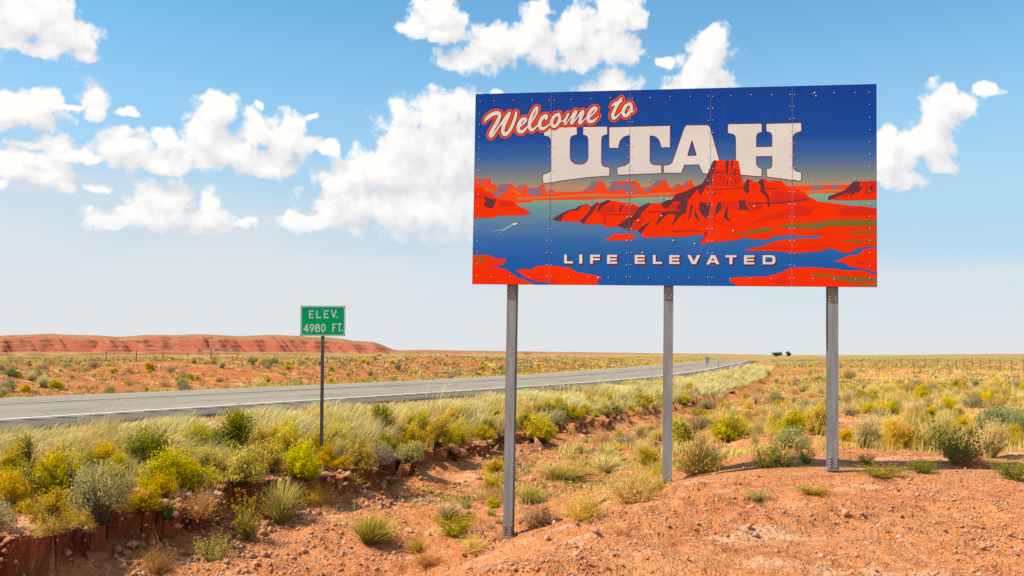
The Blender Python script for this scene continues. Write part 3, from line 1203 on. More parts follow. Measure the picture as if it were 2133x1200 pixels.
mauve = [
    Z5([(150, 20), (185, 25), (185, 110), (140, 110)]), Z5([(215, 20), (250, 15), (260, 100), (235, 110)]),
    Z5([(490, 122), (560, 108), (655, 110), (650, 195), (580, 230), (520, 330), (430, 320), (375, 275), (470, 200)]),
    Z5([(815, 130), (920, 120), (885, 235), (845, 200), (800, 165)]),
    Z5([(990, 176), (1150, 172), (1200, 120), (1215, 300), (1150, 315), (960, 270)]), Z5([(1340, 207), (1400, 210), (1360, 270), (1320, 270)]),
    Z5([(1900, 242), (2060, 130), (2140, 75), (2140, 150), (2060, 205)]),
    Z6([(0, 105), (60, 65), (180, 62), (100, 115), (70, 200), (20, 230), (0, 230)]), Z6([(260, 200), (320, 160), (370, 60), (440, 58), (440, 130), (590, 95), (680, 95), (660, 190),
        (700, 270), (600, 250), (560, 205), (290, 225)]),
    Z6([(690, 130), (740, 95), (790, 250), (730, 260)]),
    Z6([(890, 165), (1000, 155), (980, 240), (910, 240)]), Z6([(1000, 155), (1100, 50), (1200, 38), (1235, 100), (1160, 90), (1090, 140)]),
    Z6([(1345, 180), (1450, 105), (1450, 150), (1400, 210)]), Z6([(1545, 108), (1620, 48), (1590, 180), (1560, 160)]),
    Z8([(660, 130), (775, 127), (770, 175), (640, 172)]), Z8([(860, 127), (940, 125), (930, 165), (850, 160)]),
]
printed('far_mesa_shade_print', mauve, M_MAUVE, 3, bill)

# UTAH
U_ = ZA([(800, 512), (1122, 508), (1122, 582), (1085, 592), (1060, 605), (1052, 640), (1052, 820), (1065, 855), (1100, 882), (1150, 890), (1195, 882), (1228, 855), (1240, 820),
         (1240, 640), (1232, 605), (1215, 592), (1188, 585), (1188, 508), (1428, 505), (1428, 578), (1395, 590), (1375, 605), (1368, 640), (1368, 860), (1375, 895), (1400, 912),
         (1450, 917), (1450, 997), (1250, 1012), (1000, 1042), (800, 1075), (780, 1060), (780, 990), (830, 975), (860, 955), (866, 930), (862, 640), (850, 612), (830, 600), (792, 592)])
T_ = ZA([(1452, 512), (2062, 497), (2062, 712), (1975, 712), (1970, 680), (1955, 640), (1930, 610), (1895, 595), (1858, 592), (1858, 850), (1870, 880), (1900, 892), (1975, 897),
         (1975, 972), (1760, 980), (1545, 990), (1532, 980), (1532, 918), (1590, 905), (1630, 890), (1655, 865), (1658, 592), (1620, 595), (1585, 612), (1558, 645), (1543, 690),
         (1540, 718), (1455, 718), (1450, 705)])
A_ = ZP([(1430, 261.5), (1474, 261), (1478, 265), (1486, 292), (1497, 332), (1502, 343), (1516, 349), (1516, 366), (1473.3, 361.7), (1464.2, 360.3), (1455.8, 342.5), (1425, 343.3),
         (1419.2, 360), (1383.3, 360), (1382.6, 345.5), (1395, 343.3), (1400, 340), (1402, 335), (1407.5, 320), (1426, 266)])
A_in = ZP([(1441.3, 290.4), (1432, 322), (1432.6, 325), (1450.1, 324.4), (1451, 322)])
H_ = ZB([(565, 490), (575, 480), (895, 475), (903, 482), (905, 555), (880, 562), (858, 575), (848, 600), (848, 712), (1012, 708), (1012, 598), (1003, 570), (985, 558), (955, 550),
         (952, 478), (1295, 468), (1302, 476), (1302, 548), (1270, 558), (1235, 575), (1218, 600), (1218, 910), (1228, 940), (1255, 958), (1302, 968), (1302, 1040), (1290, 1050), (960, 1008),
         (955, 935), (985, 928), (1003, 915), (1012, 890), (1012, 800), (848, 803), (848, 880), (858, 905), (880, 922), (903, 930), (903, 998), (893, 1005), (700, 990), (570, 985),
         (560, 970), (560, 930), (600, 915), (640, 890), (645, 870), (645, 620), (635, 590), (610, 575), (565, 568)])
letters = []
for poly, hole in ((U_, None), (T_, None), (A_, A_in), (H_, None)):
    ps = stroke_polys([(x, z, 0.0105) for x, z in poly + [poly[0]]], n=8)
    hs = []
    if hole:
        ps += stroke_polys([(x, z, 0.0105) for x, z in hole + [hole[0]]], n=8)
        inner = []
        cx_, cz_ = sum(p[0] for p in hole) / 5, sum(p[1] for p in hole) / 5
        hs = [[(cx_ + (x - cx_) * .72, cz_ + (z - cz_) * .72) for x, z in hole]]
    lo = printed('letter', [poly], M_CREAM, 5, bill, [hole] if hole else [])
    printed('letter_outline', [poly] + ps, M_MAROON, 4, lo, hs)

# main butte and shores
butte = [
    Z5([(1395, 718), (1500, 640), (1690, 550), (1800, 530), (1840, 490), (2000, 450), (2070, 492), (2140, 440), (2140, 800), (1930, 795), (1860, 755), (1540, 748)]),
    Z6([(-10, 510), (110, 413), (150, 420), (290, 368), (370, 380), (540, 415), (700, 425), (770, 470), (830, 480), (960, 420), (1170, 430), (1260, 380), (1350, 370), (1420, 280), (1560, 240),
        (1740, 150), (1870, 100), (1930, 0), (2080, -10), (2080, 960), (1880, 945), (1700, 960), (1560, 985), (1300, 985), (1180, 950), (1060, 935), (840, 935), (800, 880), (620, 885), (570, 850), (420, 810), (350, 828), (260, 828),
        (160, 770), (-10, 770)]),
    Z7([(535, 330), (560, 260), (600, 160), (630, 90), (645, 82), (700, 85), (720, 80), (760, 85), (880, 82), (950, 90), (985, 290), (1010, 360), (1035, 345), (1060, 315), (1120, 315), (1130, 350), (1190, 355), (1240, 315),
        (1290, 320), (1330, 345), (1480, 335), (1560, 410), (1700, 450), (1820, 520), (1860, 720), (1700, 900), (600, 900), (560, 500)]),
    ZD([(0, 548), (-300, 560), (-300, 300), (300, 100), (1000, 20), (1130, 30), (1300, 100), (1470, 190), (1850, 240), (1900, 235), (2110, 268), (2110, 640), (2060, 642), (1880, 660), (1790, 714), (1680, 697), (1665, 677), (1570, 665), (1500, 695),
        (1270, 712), (1080, 697), (900, 692), (740, 690), (745, 678), (920, 642), (1050, 590), (1250, 570), (1440, 567), (1540, 545), (1440, 530), (1370, 547), (1200, 528), (1040, 540), (1000, 547), (980, 578), (860, 577),
        (760, 562), (720, 555), (660, 582), (480, 597), (285, 622), (290, 600), (335, 545), (310, 522), (130, 545)]),
    ZD([(2110, 655), (1940, 675), (1880, 730), (1780, 742), (1640, 800), (1760, 817), (1770, 842), (1850, 857), (2110, 920)]),
    ZD([(660, 1080), (655, 1035), (580, 1005), (590, 970), (650, 960), (960, 950), (1100, 910), (1200, 860), (1430, 858), (1650, 875), (1790, 892), (1900, 888), (2110, 948), (2110, 1080)]),
    ZC([(20, 735), (230, 735), (300, 765), (415, 775), (380, 830), (240, 847), (330, 860), (420, 885), (520, 960), (600, 985), (690, 1025), (690, 1080), (20, 1080)]),
    ZC([(510, 890), (560, 875), (660, 880), (720, 845), (820, 838), (1040, 860), (1120, 905), (1360, 950), (1375, 970), (1310, 1000), (1390, 1080), (840, 1080), (840, 1010), (720, 1005), (600, 955)]),
    Z6([(245, 1035), (300, 1010), (400, 935), (560, 945), (620, 930), (700, 945), (765, 990), (690, 1030), (560, 1045), (260, 1050)]),
    Z8([(820, 282), (830, 245), (1000, 180), (1090, 90), (1360, 83), (1360, 280), (1000, 290)]),
    Z5([(20, 180), (200, 185), (250, 230), (330, 260), (440, 350), (500, 370), (720, 400), (780, 450), (840, 500), (930, 530), (1045, 610), (960, 635), (830, 645), (480, 650), (350, 692), (230, 682), (20, 698)]),
]
printed('butte_and_shore_print', butte, M_RED, 6, bill)
dull = [
    Z7([(1080, 890), (1250, 800), (1500, 720), (1700, 650), (1810, 640), (1640, 760), (1400, 800), (1200, 860)]), Z7([(740, 600), (930, 600), (940, 705), (860, 690), (740, 700)]),
    Z7([(1060, 620), (1230, 605), (1265, 690), (1120, 715)]), Z7([(580, 480), (740, 470), (750, 520), (600, 530)]), Z7([(640, 200), (780, 190), (790, 410), (650, 400)]),
    Z7([(830, 200), (960, 190), (985, 300), (940, 420), (840, 410)]), Z7([(600, 800), (720, 850), (900, 920), (820, 910), (660, 860)]), Z7([(1400, 460), (1800, 520), (1830, 600), (1380, 640), (1340, 560)]),
    Z8([(930, 412), (1000, 360), (1160, 352), (1360, 385), (1360, 440), (950, 440)]), Z8([(60, 510), (300, 420), (620, 360), (720, 330), (640, 440), (400, 470), (160, 500)]),
    Z5([(480, 400), (720, 408), (785, 500), (480, 500)]), Z5([(90, 270), (190, 270), (190, 370), (80, 370)]),
    Z6([(150, 550), (220, 470), (400, 440), (400, 580), (160, 580)]), Z6([(530, 460), (780, 490), (820, 560), (760, 590), (540, 585)]), Z6([(230, 620), (270, 620), (260, 800), (200, 720)]),
    Z6([(1180, 430), (1220, 520), (1480, 560), (1430, 510), (1510, 400), (1370, 420), (1300, 500)]), Z6([(640, 860), (760, 730), (860, 640), (900, 690), (780, 860)]),
    ZD([(1000, 1000), (1140, 940), (1150, 980), (1200, 1020), (1100, 1030)]), ZC([(640, 915), (700, 960), (820, 975), (820, 990), (700, 985)]), ZC([(850, 1040), (870, 970), (930, 1000), (900, 1040)]),
    ZD([(760, 660), (1100, 650), (1240, 665), (1560, 630), (1690, 630), (1450, 660), (1200, 680), (900, 668)]), ZD([(1840, 790), (2060, 840), (2060, 860), (1900, 820)]),
    Z8([(1160, 90), (1360, 85), (1360, 200), (1190, 230), (1200, 130)]),
]
printed('butte_midtone_print', dull, M_DULL, 7, bill)
dark = [
    Z5([(1395, 718), (1500, 640), (1690, 550), (1800, 530), (1840, 490), (2000, 450), (1990, 462), (1860, 510), (1860, 560), (1700, 572), (1600, 640), (1540, 748)]),
    Z5([(2060, 500), (2140, 438), (2140, 520), (2085, 600), (2000, 690), (1940, 795), (1865, 755), (1960, 650), (2020, 590)]),
    Z5([(215, 275), (240, 310), (340, 360), (445, 372), (385, 530), (330, 520), (220, 485), (250, 400)]),
    Z6([(-10, 510), (110, 413), (140, 425), (60, 500), (30, 600), (-10, 630)]), Z6([(105, 562), (150, 440), (290, 368), (330, 392), (300, 420), (220, 465), (150, 550)]),
    Z6([(470, 575), (500, 460), (530, 450), (515, 578)]),
    Z6([(440, 805), (600, 690), (700, 640), (760, 560), (830, 480), (960, 420), (1000, 425), (950, 500), (860, 580), (820, 660), (720, 725), (650, 885), (600, 872), (560, 845)]),
    Z6([(100, 575), (260, 600), (420, 615), (720, 600), (720, 612), (420, 628), (250, 614)]), Z6([(280, 545), (400, 540), (400, 556), (280, 560)]), Z6([(640, 520), (800, 510), (800, 524), (640, 534)]),
    Z6([(950, 565), (1180, 562), (1180, 575), (960, 580)]), Z6([(785, 872), (880, 800), (1035, 702), (920, 825), (850, 930), (830, 930)]),
    Z6([(1170, 430), (1260, 380), (1350, 370), (1420, 280), (1560, 240), (1740, 150), (1870, 100), (1920, 0), (2030, 0), (2030, 120), (1945, 130), (1880, 220), (1830, 300), (1780, 180), (1700, 290), (1630, 370), (1590, 580),
        (1490, 645), (1340, 835), (1410, 650), (1400, 605), (1290, 605), (1180, 700), (1065, 835), (1130, 690), (1190, 572), (1290, 562), (1500, 552), (1430, 510), (1510, 400), (1380, 400), (1300, 500), (1215, 500)]),
    Z6([(1905, 900), (1935, 905), (1930, 960), (1880, 1020), (1820, 1100), (1835, 1050), (1895, 985)]),
    Z7([(460, 615), (500, 605), (560, 625), (600, 600), (600, 690), (555, 825), (490, 760), (455, 700)]), Z7([(352, 640), (378, 640), (350, 780), (318, 855)]), Z7([(402, 680), (430, 760), (478, 862), (400, 785)]),
    Z7([(700, 605), (738, 600), (732, 700), (690, 745), (608, 815), (660, 740), (660, 680)]), Z7([(800, 678), (822, 678), (808, 780), (862, 845), (810, 835), (760, 790)]),
    Z7([(940, 585), (1040, 585), (1045, 660), (1118, 725), (1050, 705), (938, 700), (960, 650)]), Z7([(1060, 318), (1088, 330), (1080, 490), (1040, 500), (1003, 425)]),
    Z7([(1190, 355), (1240, 315), (1265, 322), (1280, 450), (1330, 540), (1342, 660), (1318, 672), (1300, 540), (1220, 475), (1225, 400)]),
    Z7([(540, 330), (560, 260), (630, 90), (682, 88), (655, 200), (612, 300), (625, 390), (570, 370), (500, 400), (460, 515), (430, 430)]),
    Z7([(788, 88), (832, 90), (822, 200), (812, 285), (793, 250)]), Z7([(858, 90), (888, 90), (872, 192), (853, 190)]), Z7([(903, 180), (922, 190), (917, 285), (898, 275)]), Z7([(800, 310), (820, 330), (815, 420), (800, 400)]),
    Z7([(912, 310), (925, 330), (920, 380), (905, 370)]), Z7([(650, 230), (780, 226), (780, 240), (650, 244)]), Z7([(840, 240), (930, 238), (930, 250), (840, 254)]), Z7([(550, 438), (760, 442), (1005, 424), (1005, 436), (760, 452), (550, 450)]),
    Z7([(1280, 430), (1440, 424), (1440, 436), (1290, 442)]), Z7([(1060, 612), (1500, 606), (1820, 562), (1830, 574), (1500, 622), (1060, 628)]), Z7([(120, 966), (480, 960), (480, 970), (120, 978)]),
    Z8([(820, 283), (830, 245), (1000, 180), (1090, 90), (1160, 90), (1148, 155), (1200, 130), (1140, 215), (1110, 200), (1050, 255), (1070, 205), (960, 275), (1040, 205), (880, 268)]),
    Z8([(1270, 130), (1300, 132), (1270, 195), (1210, 225), (1250, 190)]),
]
printed('butte_shadow_print', dark, M_DARK, 8, bill)
olive = [
    ZD([(1040, 445), (1200, 415), (1500, 405), (1560, 385), (1800, 375), (2110, 375), (2110, 442), (1560, 442), (1500, 472), (1200, 462)]), ZD([(615, 518), (740, 490), (880, 470), (910, 455), (1000, 455), (1025, 470), (980, 492), (860, 512), (720, 517)]),
    ZD([(1715, 503), (1900, 490), (2110, 488), (2110, 512), (1880, 517), (1850, 532), (1820, 512)]), ZD([(1655, 608), (1800, 580), (2110, 573), (2110, 590), (1780, 603)]), ZD([(430, 512), (490, 503), (480, 522)]),
    ZD([(1310, 597), (1340, 592), (1330, 612)]), ZD([(1065, 490), (1105, 487), (1085, 502)]), ZD([(1875, 617), (1905, 612), (1890, 628)]), ZD([(1980, 620), (2010, 614), (1995, 630)]), ZD([(1615, 488), (1645, 486), (1630, 502)]),
    ZD([(1385, 940), (1440, 920), (1560, 930), (1680, 950), (1860, 955), (2110, 970), (2110, 1005), (1940, 1000), (1880, 1022), (1680, 990), (1560, 952), (1440, 952)]), ZD([(1895, 1033), (2110, 1024), (2110, 1048), (1900, 1048)]),
    ZC([(85, 765), (200, 770), (190, 780), (180, 805), (110, 812), (130, 790)]), ZC([(255, 760), (305, 772), (265, 777)]), ZC([(178, 880), (222, 885), (205, 902)]),
]
printed('grass_flat_print', olive, M_OLIVE, 9, bill)
boat = printed('boat_print', [Z5([(700, 793), (745, 775), (810, 773), (790, 800), (750, 812)])], M_CREAM, 10, bill)
M_WAKE = mat_print('print_pale_wake', PRINT(150, 170, 200))
printed('wake_print', [Z5([(705, 800), (745, 815), (640, 870), (420, 1015), (580, 895), (290, 948), (560, 878), (640, 830)])], M_WAKE, 9, boat)

# Welcome to (brush script): strokes of (x, y, radius) measured on the sign
W1 = lambda p: [(995 + x * .09585, 190 + y * .09585, r * .09585) for x, y, r in p]
W2 = lambda p: [(1130 + x * .09845, 190 + y * .09845, r * .09845) for x, y, r in p]
script = [
    W1([(148, 675, 8), (190, 600, 34), (280, 525, 44), (400, 475, 44), (468, 490, 42), (470, 560, 40), (420, 680, 40), (350, 800, 40), (290, 910, 42), (280, 965, 42)]),
    W1([(285, 985, 34), (340, 950, 26), (430, 820, 20), (530, 680, 26), (630, 540, 30), (690, 470, 26)]),
    W1([(695, 480, 32), (640, 590, 40), (580, 720, 42), (545, 840, 42), (560, 920, 44), (620, 930, 42), (690, 860, 36), (760, 730, 36), (815, 580, 34), (838, 460, 26)]),
    W1([(925, 765, 18), (1000, 700, 22), (1045, 640, 30), (1045, 595, 28), (985, 605, 36), (910, 690, 40), (882, 790, 42), (900, 870, 42), (970, 880, 36), (1050, 810, 24), (1110, 745, 16)]),
    W1([(1110, 745, 16), (1190, 640, 20), (1265, 510, 24), (1298, 400, 24), (1290, 350, 22), (1240, 400, 28), (1175, 530, 34), (1130, 670, 38), (1128, 780, 40), (1175, 845, 38), (1245, 800, 26), (1310, 735, 16)]),
    W1([(1480, 615, 24), (1502, 550, 34), (1460, 540, 38), (1385, 610, 40), (1348, 710, 42), (1368, 800, 42), (1435, 812, 36), (1520, 755, 22), (1585, 705, 14)]),
    W2([(350, 480, 28), (260, 525, 34), (195, 630, 36), (200, 715, 36), (255, 748, 34), (320, 690, 34), (362, 590, 36), (345, 490, 32)]),
    W2([(350, 640, 24), (410, 640, 14), (470, 590, 14)]),
    W2([(545, 485, 30), (505, 570, 28), (470, 650, 28), (490, 715, 14)]),
    W2([(495, 705, 14), (590, 570, 16), (680, 450, 30), (705, 440, 36), (665, 540, 36), (610, 670, 34)]),
    W2([(620, 695, 20), (720, 580, 15), (820, 450, 28), (855, 440, 36), (815, 560, 36), (780, 650, 34), (800, 682, 26), (880, 610, 16), (945, 545, 12)]),
    W2([(1000, 545, 16), (1080, 470, 20), (1138, 390, 26), (1140, 355, 26), (1080, 362, 34), (1005, 440, 38), (965, 560, 40), (988, 635, 40), (1055, 640, 34), (1135, 585, 22), (1192, 518, 8)]),
    W2([(1458, 328, 8), (1520, 272, 34), (1600, 240, 34), (1690, 212, 14)]),
    W2([(1675, 145, 18), (1620, 225, 36), (1550, 345, 34), (1490, 500, 36), (1500, 575, 34), (1560, 550, 26), (1640, 470, 14), (1690, 420, 12)]),
    W2([(1448, 492, 8), (1500, 430, 12), (1560, 340, 14)]),
    W2([(1850, 258, 28), (1765, 310, 36), (1705, 425, 38), (1718, 498, 38), (1770, 520, 36), (1838, 450, 34), (1880, 350, 36), (1858, 265, 32)]),
    W2([(1850, 440, 24), (1905, 432, 18), (1950, 392, 8)]),
]
strokes = []
for s in script:
    s2 = []
    for x, y, r in catmull(s, 4):
        a = on_sign(x, y)
        b_ = on_sign(x + 1, y)
        s2.append((a[0], a[1], max(r, 0.3) * (b_[0] - a[0])))
    strokes.append(s2)
px = 0.0073


def script_layer(name, grow, mat, layer, parent):
    ps = []
    for s in strokes:
        ps += stroke_polys(s, grow, 10)
    return printed(name, ps, mat, layer, parent, clip=False)


welcome = empty('script_lettering', (0, 0, 0))
welcome.parent = bill
script_layer('letter', -0.15 * px, M_CREAM, 12, welcome)
welcome['label'] = 'cream brush script words Welcome to'
script_layer('dark_outline', 2.0 * px, M_MAROON, 11, welcome)
script_layer('orange_outline', 5.2 * px, M_FLAME, 10, welcome)


# LIFE ELEVATED
def block(ch, x0, x1, y0, y1, sv=50, sh=38):
    rc = lambda a, b, c, d: [(a, c), (b, c), (b, d), (a, d)]
    ym = (y0 + y1) / 2
    if ch == 'L':
        return [rc(x0, x0 + sv, y0, y1), rc(x0, x1, y1 - sh, y1)], []
    if ch == 'I':
        return [rc(x0, x1, y0, y1)], []
    if ch == 'F':
        return [rc(x0, x0 + sv, y0, y1), rc(x0, x1, y0, y0 + sh), rc(x0, x1 - 2, ym - 17, ym + 17)], []
    if ch == 'E':
        return [rc(x0, x0 + sv, y0, y1), rc(x0, x1, y0, y0 + sh), rc(x0, x1 - 8, ym - 17, ym + 17), rc(x0, x1, y1 - sh, y1)], []
    if ch == 'T':
        xm = (x0 + x1) / 2
        return [rc(x0, x1, y0, y0 + sh), rc(xm - 27, xm + 27, y0, y1)], []
    if ch == 'V':
        xm = (x0 + x1) / 2
        return [[(x0, y0), (x0 + 60, y0), (xm, y1 - 50), (x1 - 60, y0), (x1, y0), (xm + 38, y1), (xm - 38, y1)]], []
    if ch == 'A':
        xm = (x0 + x1) / 2
        return [[(x0, y1), (xm - 40, y0), (xm + 40, y0), (x1, y1), (x1 - 58, y1), (x1 - 80, y1 - 32), (x0 + 80, y1 - 32), (x0 + 58, y1)]], [[(xm, y0 + 48), (xm + 38, y1 - 68), (xm - 38, y1 - 68)]]
    if ch == 'D':
        return [[(x0, y0), (x1 - 60, y0), (x1 - 15, y0 + 18), (x1, y0 + 55), (x1, y1 - 55), (x1 - 15, y1 - 18), (x1 - 60, y1), (x0, y1)]], \
               [[(x0 + sv, y0 + sh), (x1 - 78, y0 + sh), (x1 - 56, y0 + 58), (x1 - 56, y1 - 58), (x1 - 78, y1 - sh), (x0 + sv, y1 - sh)]]


words = [('L', 135, 297, 138, 300, 0), ('I', 415, 470, 138, 302, 0), ('F', 616, 797, 140, 304, 0), ('E', 930, 1115, 142, 306, 0), ('E', 1442, 1630, 145, 308, 0), ('L', 1778, 1944, 146, 310, 0),
         ('E', 36, 226, 147, 311, 1), ('V', 372, 612, 148, 313, 1), ('A', 724, 966, 148, 315, 1), ('T', 1073, 1282, 149, 315, 1), ('E', 1420, 1613, 150, 316, 1), ('D', 1766, 2002, 150, 317, 1)]
pl, hl, ol, oh = [], [], [], []
for ch, x0, x1, y0, y1, k in words:
    z = zoomer((1160, 1390)[k], 515, .11252)
    ps, hs = block(ch, x0, x1, y0, y1)
    pl += [z(p) for p in ps]
    hl += [z(p) for p in hs]
    for p in ps:
        pp = z([(x + 9, y + 9) for x, y in p])
        ol += [pp] + outline(pp, 0.011)
slogan = empty('slogan_lettering', (0, 0, 0))
slogan.parent = bill
printed('letter', pl, M_CREAM, 11, slogan, hl, clip=False)
slogan['label'] = 'cream block letters LIFE ELEVATED'
printed('letter_shadow', ol, M_MAROON, 10, slogan, hl[-1:], clip=False)

# panel joints and bolt heads
M_JOINT = mat_plain('joint_edge', (0.22, 0.30, 0.46, 1), 0.5)
for s in SEAMS[1:-1]:
    MB().box(s - 0.0020, s + 0.0020, -0.0034, -0.0002, 0.0, BH).build('joint', M_JOINT, bill)
M_BOLT = mat_plain('bolt_head', (0.60, 0.61, 0.63, 1), 0.45, 0.2)
rnd = random.Random(5)
mb = MB()
cols = [0.075, BW - 0.1]
for s in SEAMS[1:-1]:
    cols += [s - 0.033, s + 0.033]
for x in cols:
    for k in range(16):
        z = 0.13 + k * (BH - 0.26) / 15
        mb.dome((x + rnd.uniform(-.004, .004), -0.003, z + rnd.uniform(-.006, .006)), (0, -1, 0), 0.0082, 0.006)
for z in (0.12, 1.62, BH - 0.12):
    for i in range(5):
        for k in range(1, 4):
            x = SEAMS[i] + (SEAMS[i + 1] - SEAMS[i]) * k / 4
            mb.dome((x, -0.003, z + rnd.uniform(-.006, .006)), (0, -1, 0), 0.0082, 0.006)
for p in ((1379, 411.5), (1391, 415.5), (1378, 450), (1330, 459.5), (1571, 430), (1527, 481), (1403, 501), (1447, 508), (1246, 578.5), (1697, 193.5), (1700, 200), (1338, 526)):
    x, z = on_sign(*p)
    mb.dome((x, -0.003, z), (0, -1, 0), 0.013, 0.009)
bo = mb.build('bolt', M_BOLT, bill, True)
bo['kind'] = 'stuff'

# posts: wide flange steel with fuse plate above and bolted hinge splice at the foot
M_POST = mat_steel('weathered_galvanised_steel', (0.31, 0.335, 0.34, 1), 0.08)
M_PLATE = mat_steel('splice_steel', (0.30, 0.27, 0.25, 1), 0.5)
for u, bottom in ((0.625, -3.92), (3.062, -3.10), (5.485, -2.70)):
    y0, fw, dp, th = 0.055, 0.073, 0.20, 0.012
    p = MB()
    p.box(u - fw, u + fw, y0, y0 + th, bottom - 0.5, BH - 0.06)
    p.box(u - fw, u + fw, y0 + dp - th, y0 + dp, bottom - 0.5, BH - 0.06)
    p.box(u - 0.005, u + 0.005, y0 + th, y0 + dp - th, bottom - 0.5, BH - 0.06)
    po = p.build('post', M_POST, bill)
    f = MB().box(u - fw + .006, u + fw - .006, y0 - 0.012, y0 - 0.001, -0.20, -0.015)
    f.build('fuse_plate', M_PLATE, po)
    hb = MB()
    for zz in (-0.06, -0.15):
        for xx in (-0.042, 0.042):
            hb.dome((u + xx, y0 - 0.012, zz), (0, -1, 0), 0.019, 0.014)
    hb.build('plate_bolt', M_PLATE, po, True)['kind'] = 'stuff'
    MB().box(u - fw - .004, u + fw + .004, y0 - 0.014, y0 - 0.001, bottom + 0.02, bottom + 0.19).build('splice_plate', M_PLATE, po)
    sb = MB()
    for k in range(4):
        for xx in (-0.045, 0.045):
            sb.dome((u + xx, y0 - 0.014, bottom + 0.045 + 0.04 * k), (0, -1, 0), 0.016, 0.014)
    sb.build('splice_bolt', M_PLATE, po, True)['kind'] = 'stuff'
    MB().box(u - fw - .02, u + fw + .02, y0 - 0.045, y0 + dp + 0.03, bottom - 0.012, bottom + 0.012).build('base_plate', M_PLATE, po)

# ------------------------------------------------------------------ elevation sign
ES_D = 19.0
_c = EYE + ray(672.5, 668.5) * (ES_D / ray(672.5, 668.5)[1])
EW, EH = 92.5 * ES_D / FPX, 63.0 * ES_D / FPX
_bx, _by, _bz = hit(670, 953, 12, 30)
elev = empty('elevation_sign', Vector(_c))
elev.rotation_euler = (0, 0, R(3))
tag(elev, 'small green elevation sign on a thin steel post beside the highway', 'sign')
M_GREEN = mat_print('green_sign_sheeting', srgb(0, 182, 114))
M_SWHITE = mat_print('white_sign_sheeting', (0.80, 0.82, 0.80, 1))
M_BACK = mat_plain('dark_sheet_edge', (0.10, 0.11, 0.11, 1), 0.5, 0.3)


def rrect(w, h, r, n=6):
    out = []
    for cx_, cz_, a0 in ((w / 2 - r, h / 2 - r, 0), (-w / 2 + r, h / 2 - r, 90), (-w / 2 + r, -h / 2 + r, 180), (w / 2 - r, -h / 2 + r, 270)):
        for k in range(n + 1):
            a = R(a0 + 90 * k / n)
            out.append((cx_ + r * math.cos(a), cz_ + r * math.sin(a)))
    return out


MB().box(-EW / 2, EW / 2, 0, 0.004, -EH / 2, EH / 2).build('sheet', M_BACK, elev)
MB().box(-0.031, 0.031, 0.006, 0.05, float(_bz - _c[2]) - 0.35, EH / 2 - 0.05).build('post', mat_steel('dark_painted_steel', (0.10, 0.105, 0.10, 1), 0.35), elev)
face = printed('face', [rrect(EW - 0.012, EH - 0.012, 0.045)], M_SWHITE, 1, elev, clip=False)
printed('green_field', [rrect(EW - 0.045, EH - 0.045, 0.035)], M_GREEN, 2, face, clip=False)
EZ = lambda pts: [((600 + x / 10.0 - 672.5) * ES_D / FPX, (668.5 - 610 - y / 10.0) * ES_D / FPX) for x, y in pts]
arc = lambda cx_, cy_, rx, ry, a0, a1, n=14: [(cx_ + rx * math.cos(R(a0 + (a1 - a0) * k / n)), cy_ + ry * math.sin(R(a0 + (a1 - a0) * k / n))) for k in range(n + 1)]
es = [
    [(520, 382), (448, 382), (448, 520), (525, 520)], [(448, 448), (508, 448)], [(600, 380), (600, 518), (680, 518)], [(830, 376), (758, 376), (758, 515), (835, 515)], [(758, 442), (815, 442)],
    [(902, 370), (950, 512), (996, 366)], [(1018, 508), (1019, 508.5)],
    [(405, 810), (405, 660), (340, 770), (428, 770)], arc(502, 705, 38, 42, 0, 360, 20), [(540, 705), (530, 745), (490, 805)],
    arc(618, 692, 34, 34, 0, 360, 18), arc(618, 766, 40, 40, 0, 360, 18), arc(738, 728, 36, 74, 0, 360, 24),
    [(935, 800), (935, 652), (1000, 652)], [(935, 722), (978, 722)], [(1040, 650), (1110, 650)], [(1070, 650), (1070, 798)], [(1126, 790), (1127, 790.5)],
]
ps = []
for s in es:
    ps += stroke_polys([(x, z, 0.0105 if len(s) > 2 or abs(s[0][0] - s[1][0]) > 3 or abs(s[0][1] - s[1][1]) > 3 else 0.0145) for x, z in EZ(s)], 0, 8)
printed('letter', ps, M_SWHITE, 3, face, clip=False)
sb = MB()
for z in (EH / 2 - 0.07, -EH / 2 + 0.06):
    sb.dome((0.005, -0.003, z), (0, -1, 0), 0.009, 0.006)
sb.build('bolt', M_BRACE, elev, True)['kind'] = 'stuff'


# ------------------------------------------------------------------ far roadside things
def far_post_sign():
    x, y, z = hit(1473, 771, 40, 200)
    y = 105.0
    d = ray(1473, 750)
    x = d[0] / d[1] * y
    z = zat(x, y)
    o = empty('route_marker', (x, y, z))
    tag(o, 'small grey sign seen from behind far along the highway', 'sign')
    s = y / FPX
    top = 1.7 - (743.5 - 740) * s
    MB().box(-0.04, 0.04, 0, 0.06, -0.3, top - z - 0.1).build('post', M_POST, o)
    MB().box(-4.6 * s, 4.6 * s, -0.012, -0.002, top - z - 6.5 * s, top - z, 0.004).build('plate', M_BRACE, o)
    MB().box(-4.2 * s, 4.2 * s, -0.012, -0.002, top - z - 11.5 * s, top - z - 7.2 * s, 0.004).build('plate', M_BRACE, o)
    y = 86.0
    d = ray(1497, 760)
    x = d[0] / d[1] * y
    z = zat(x, y)
    o = empty('delineator_post', (x, y, z))
    tag(o, 'thin delineator post by the far road edge past the middle billboard post', 'post')
    MB().box(-0.03, 0.03, 0, 0.02, -0.2, 0.95).build('stake', M_BRACE, o)
    MB().box(-0.045, 0.045, -0.006, -0.001, 0.82, 0.98).build('reflector', M_SWHITE, o)


far_post_sign()


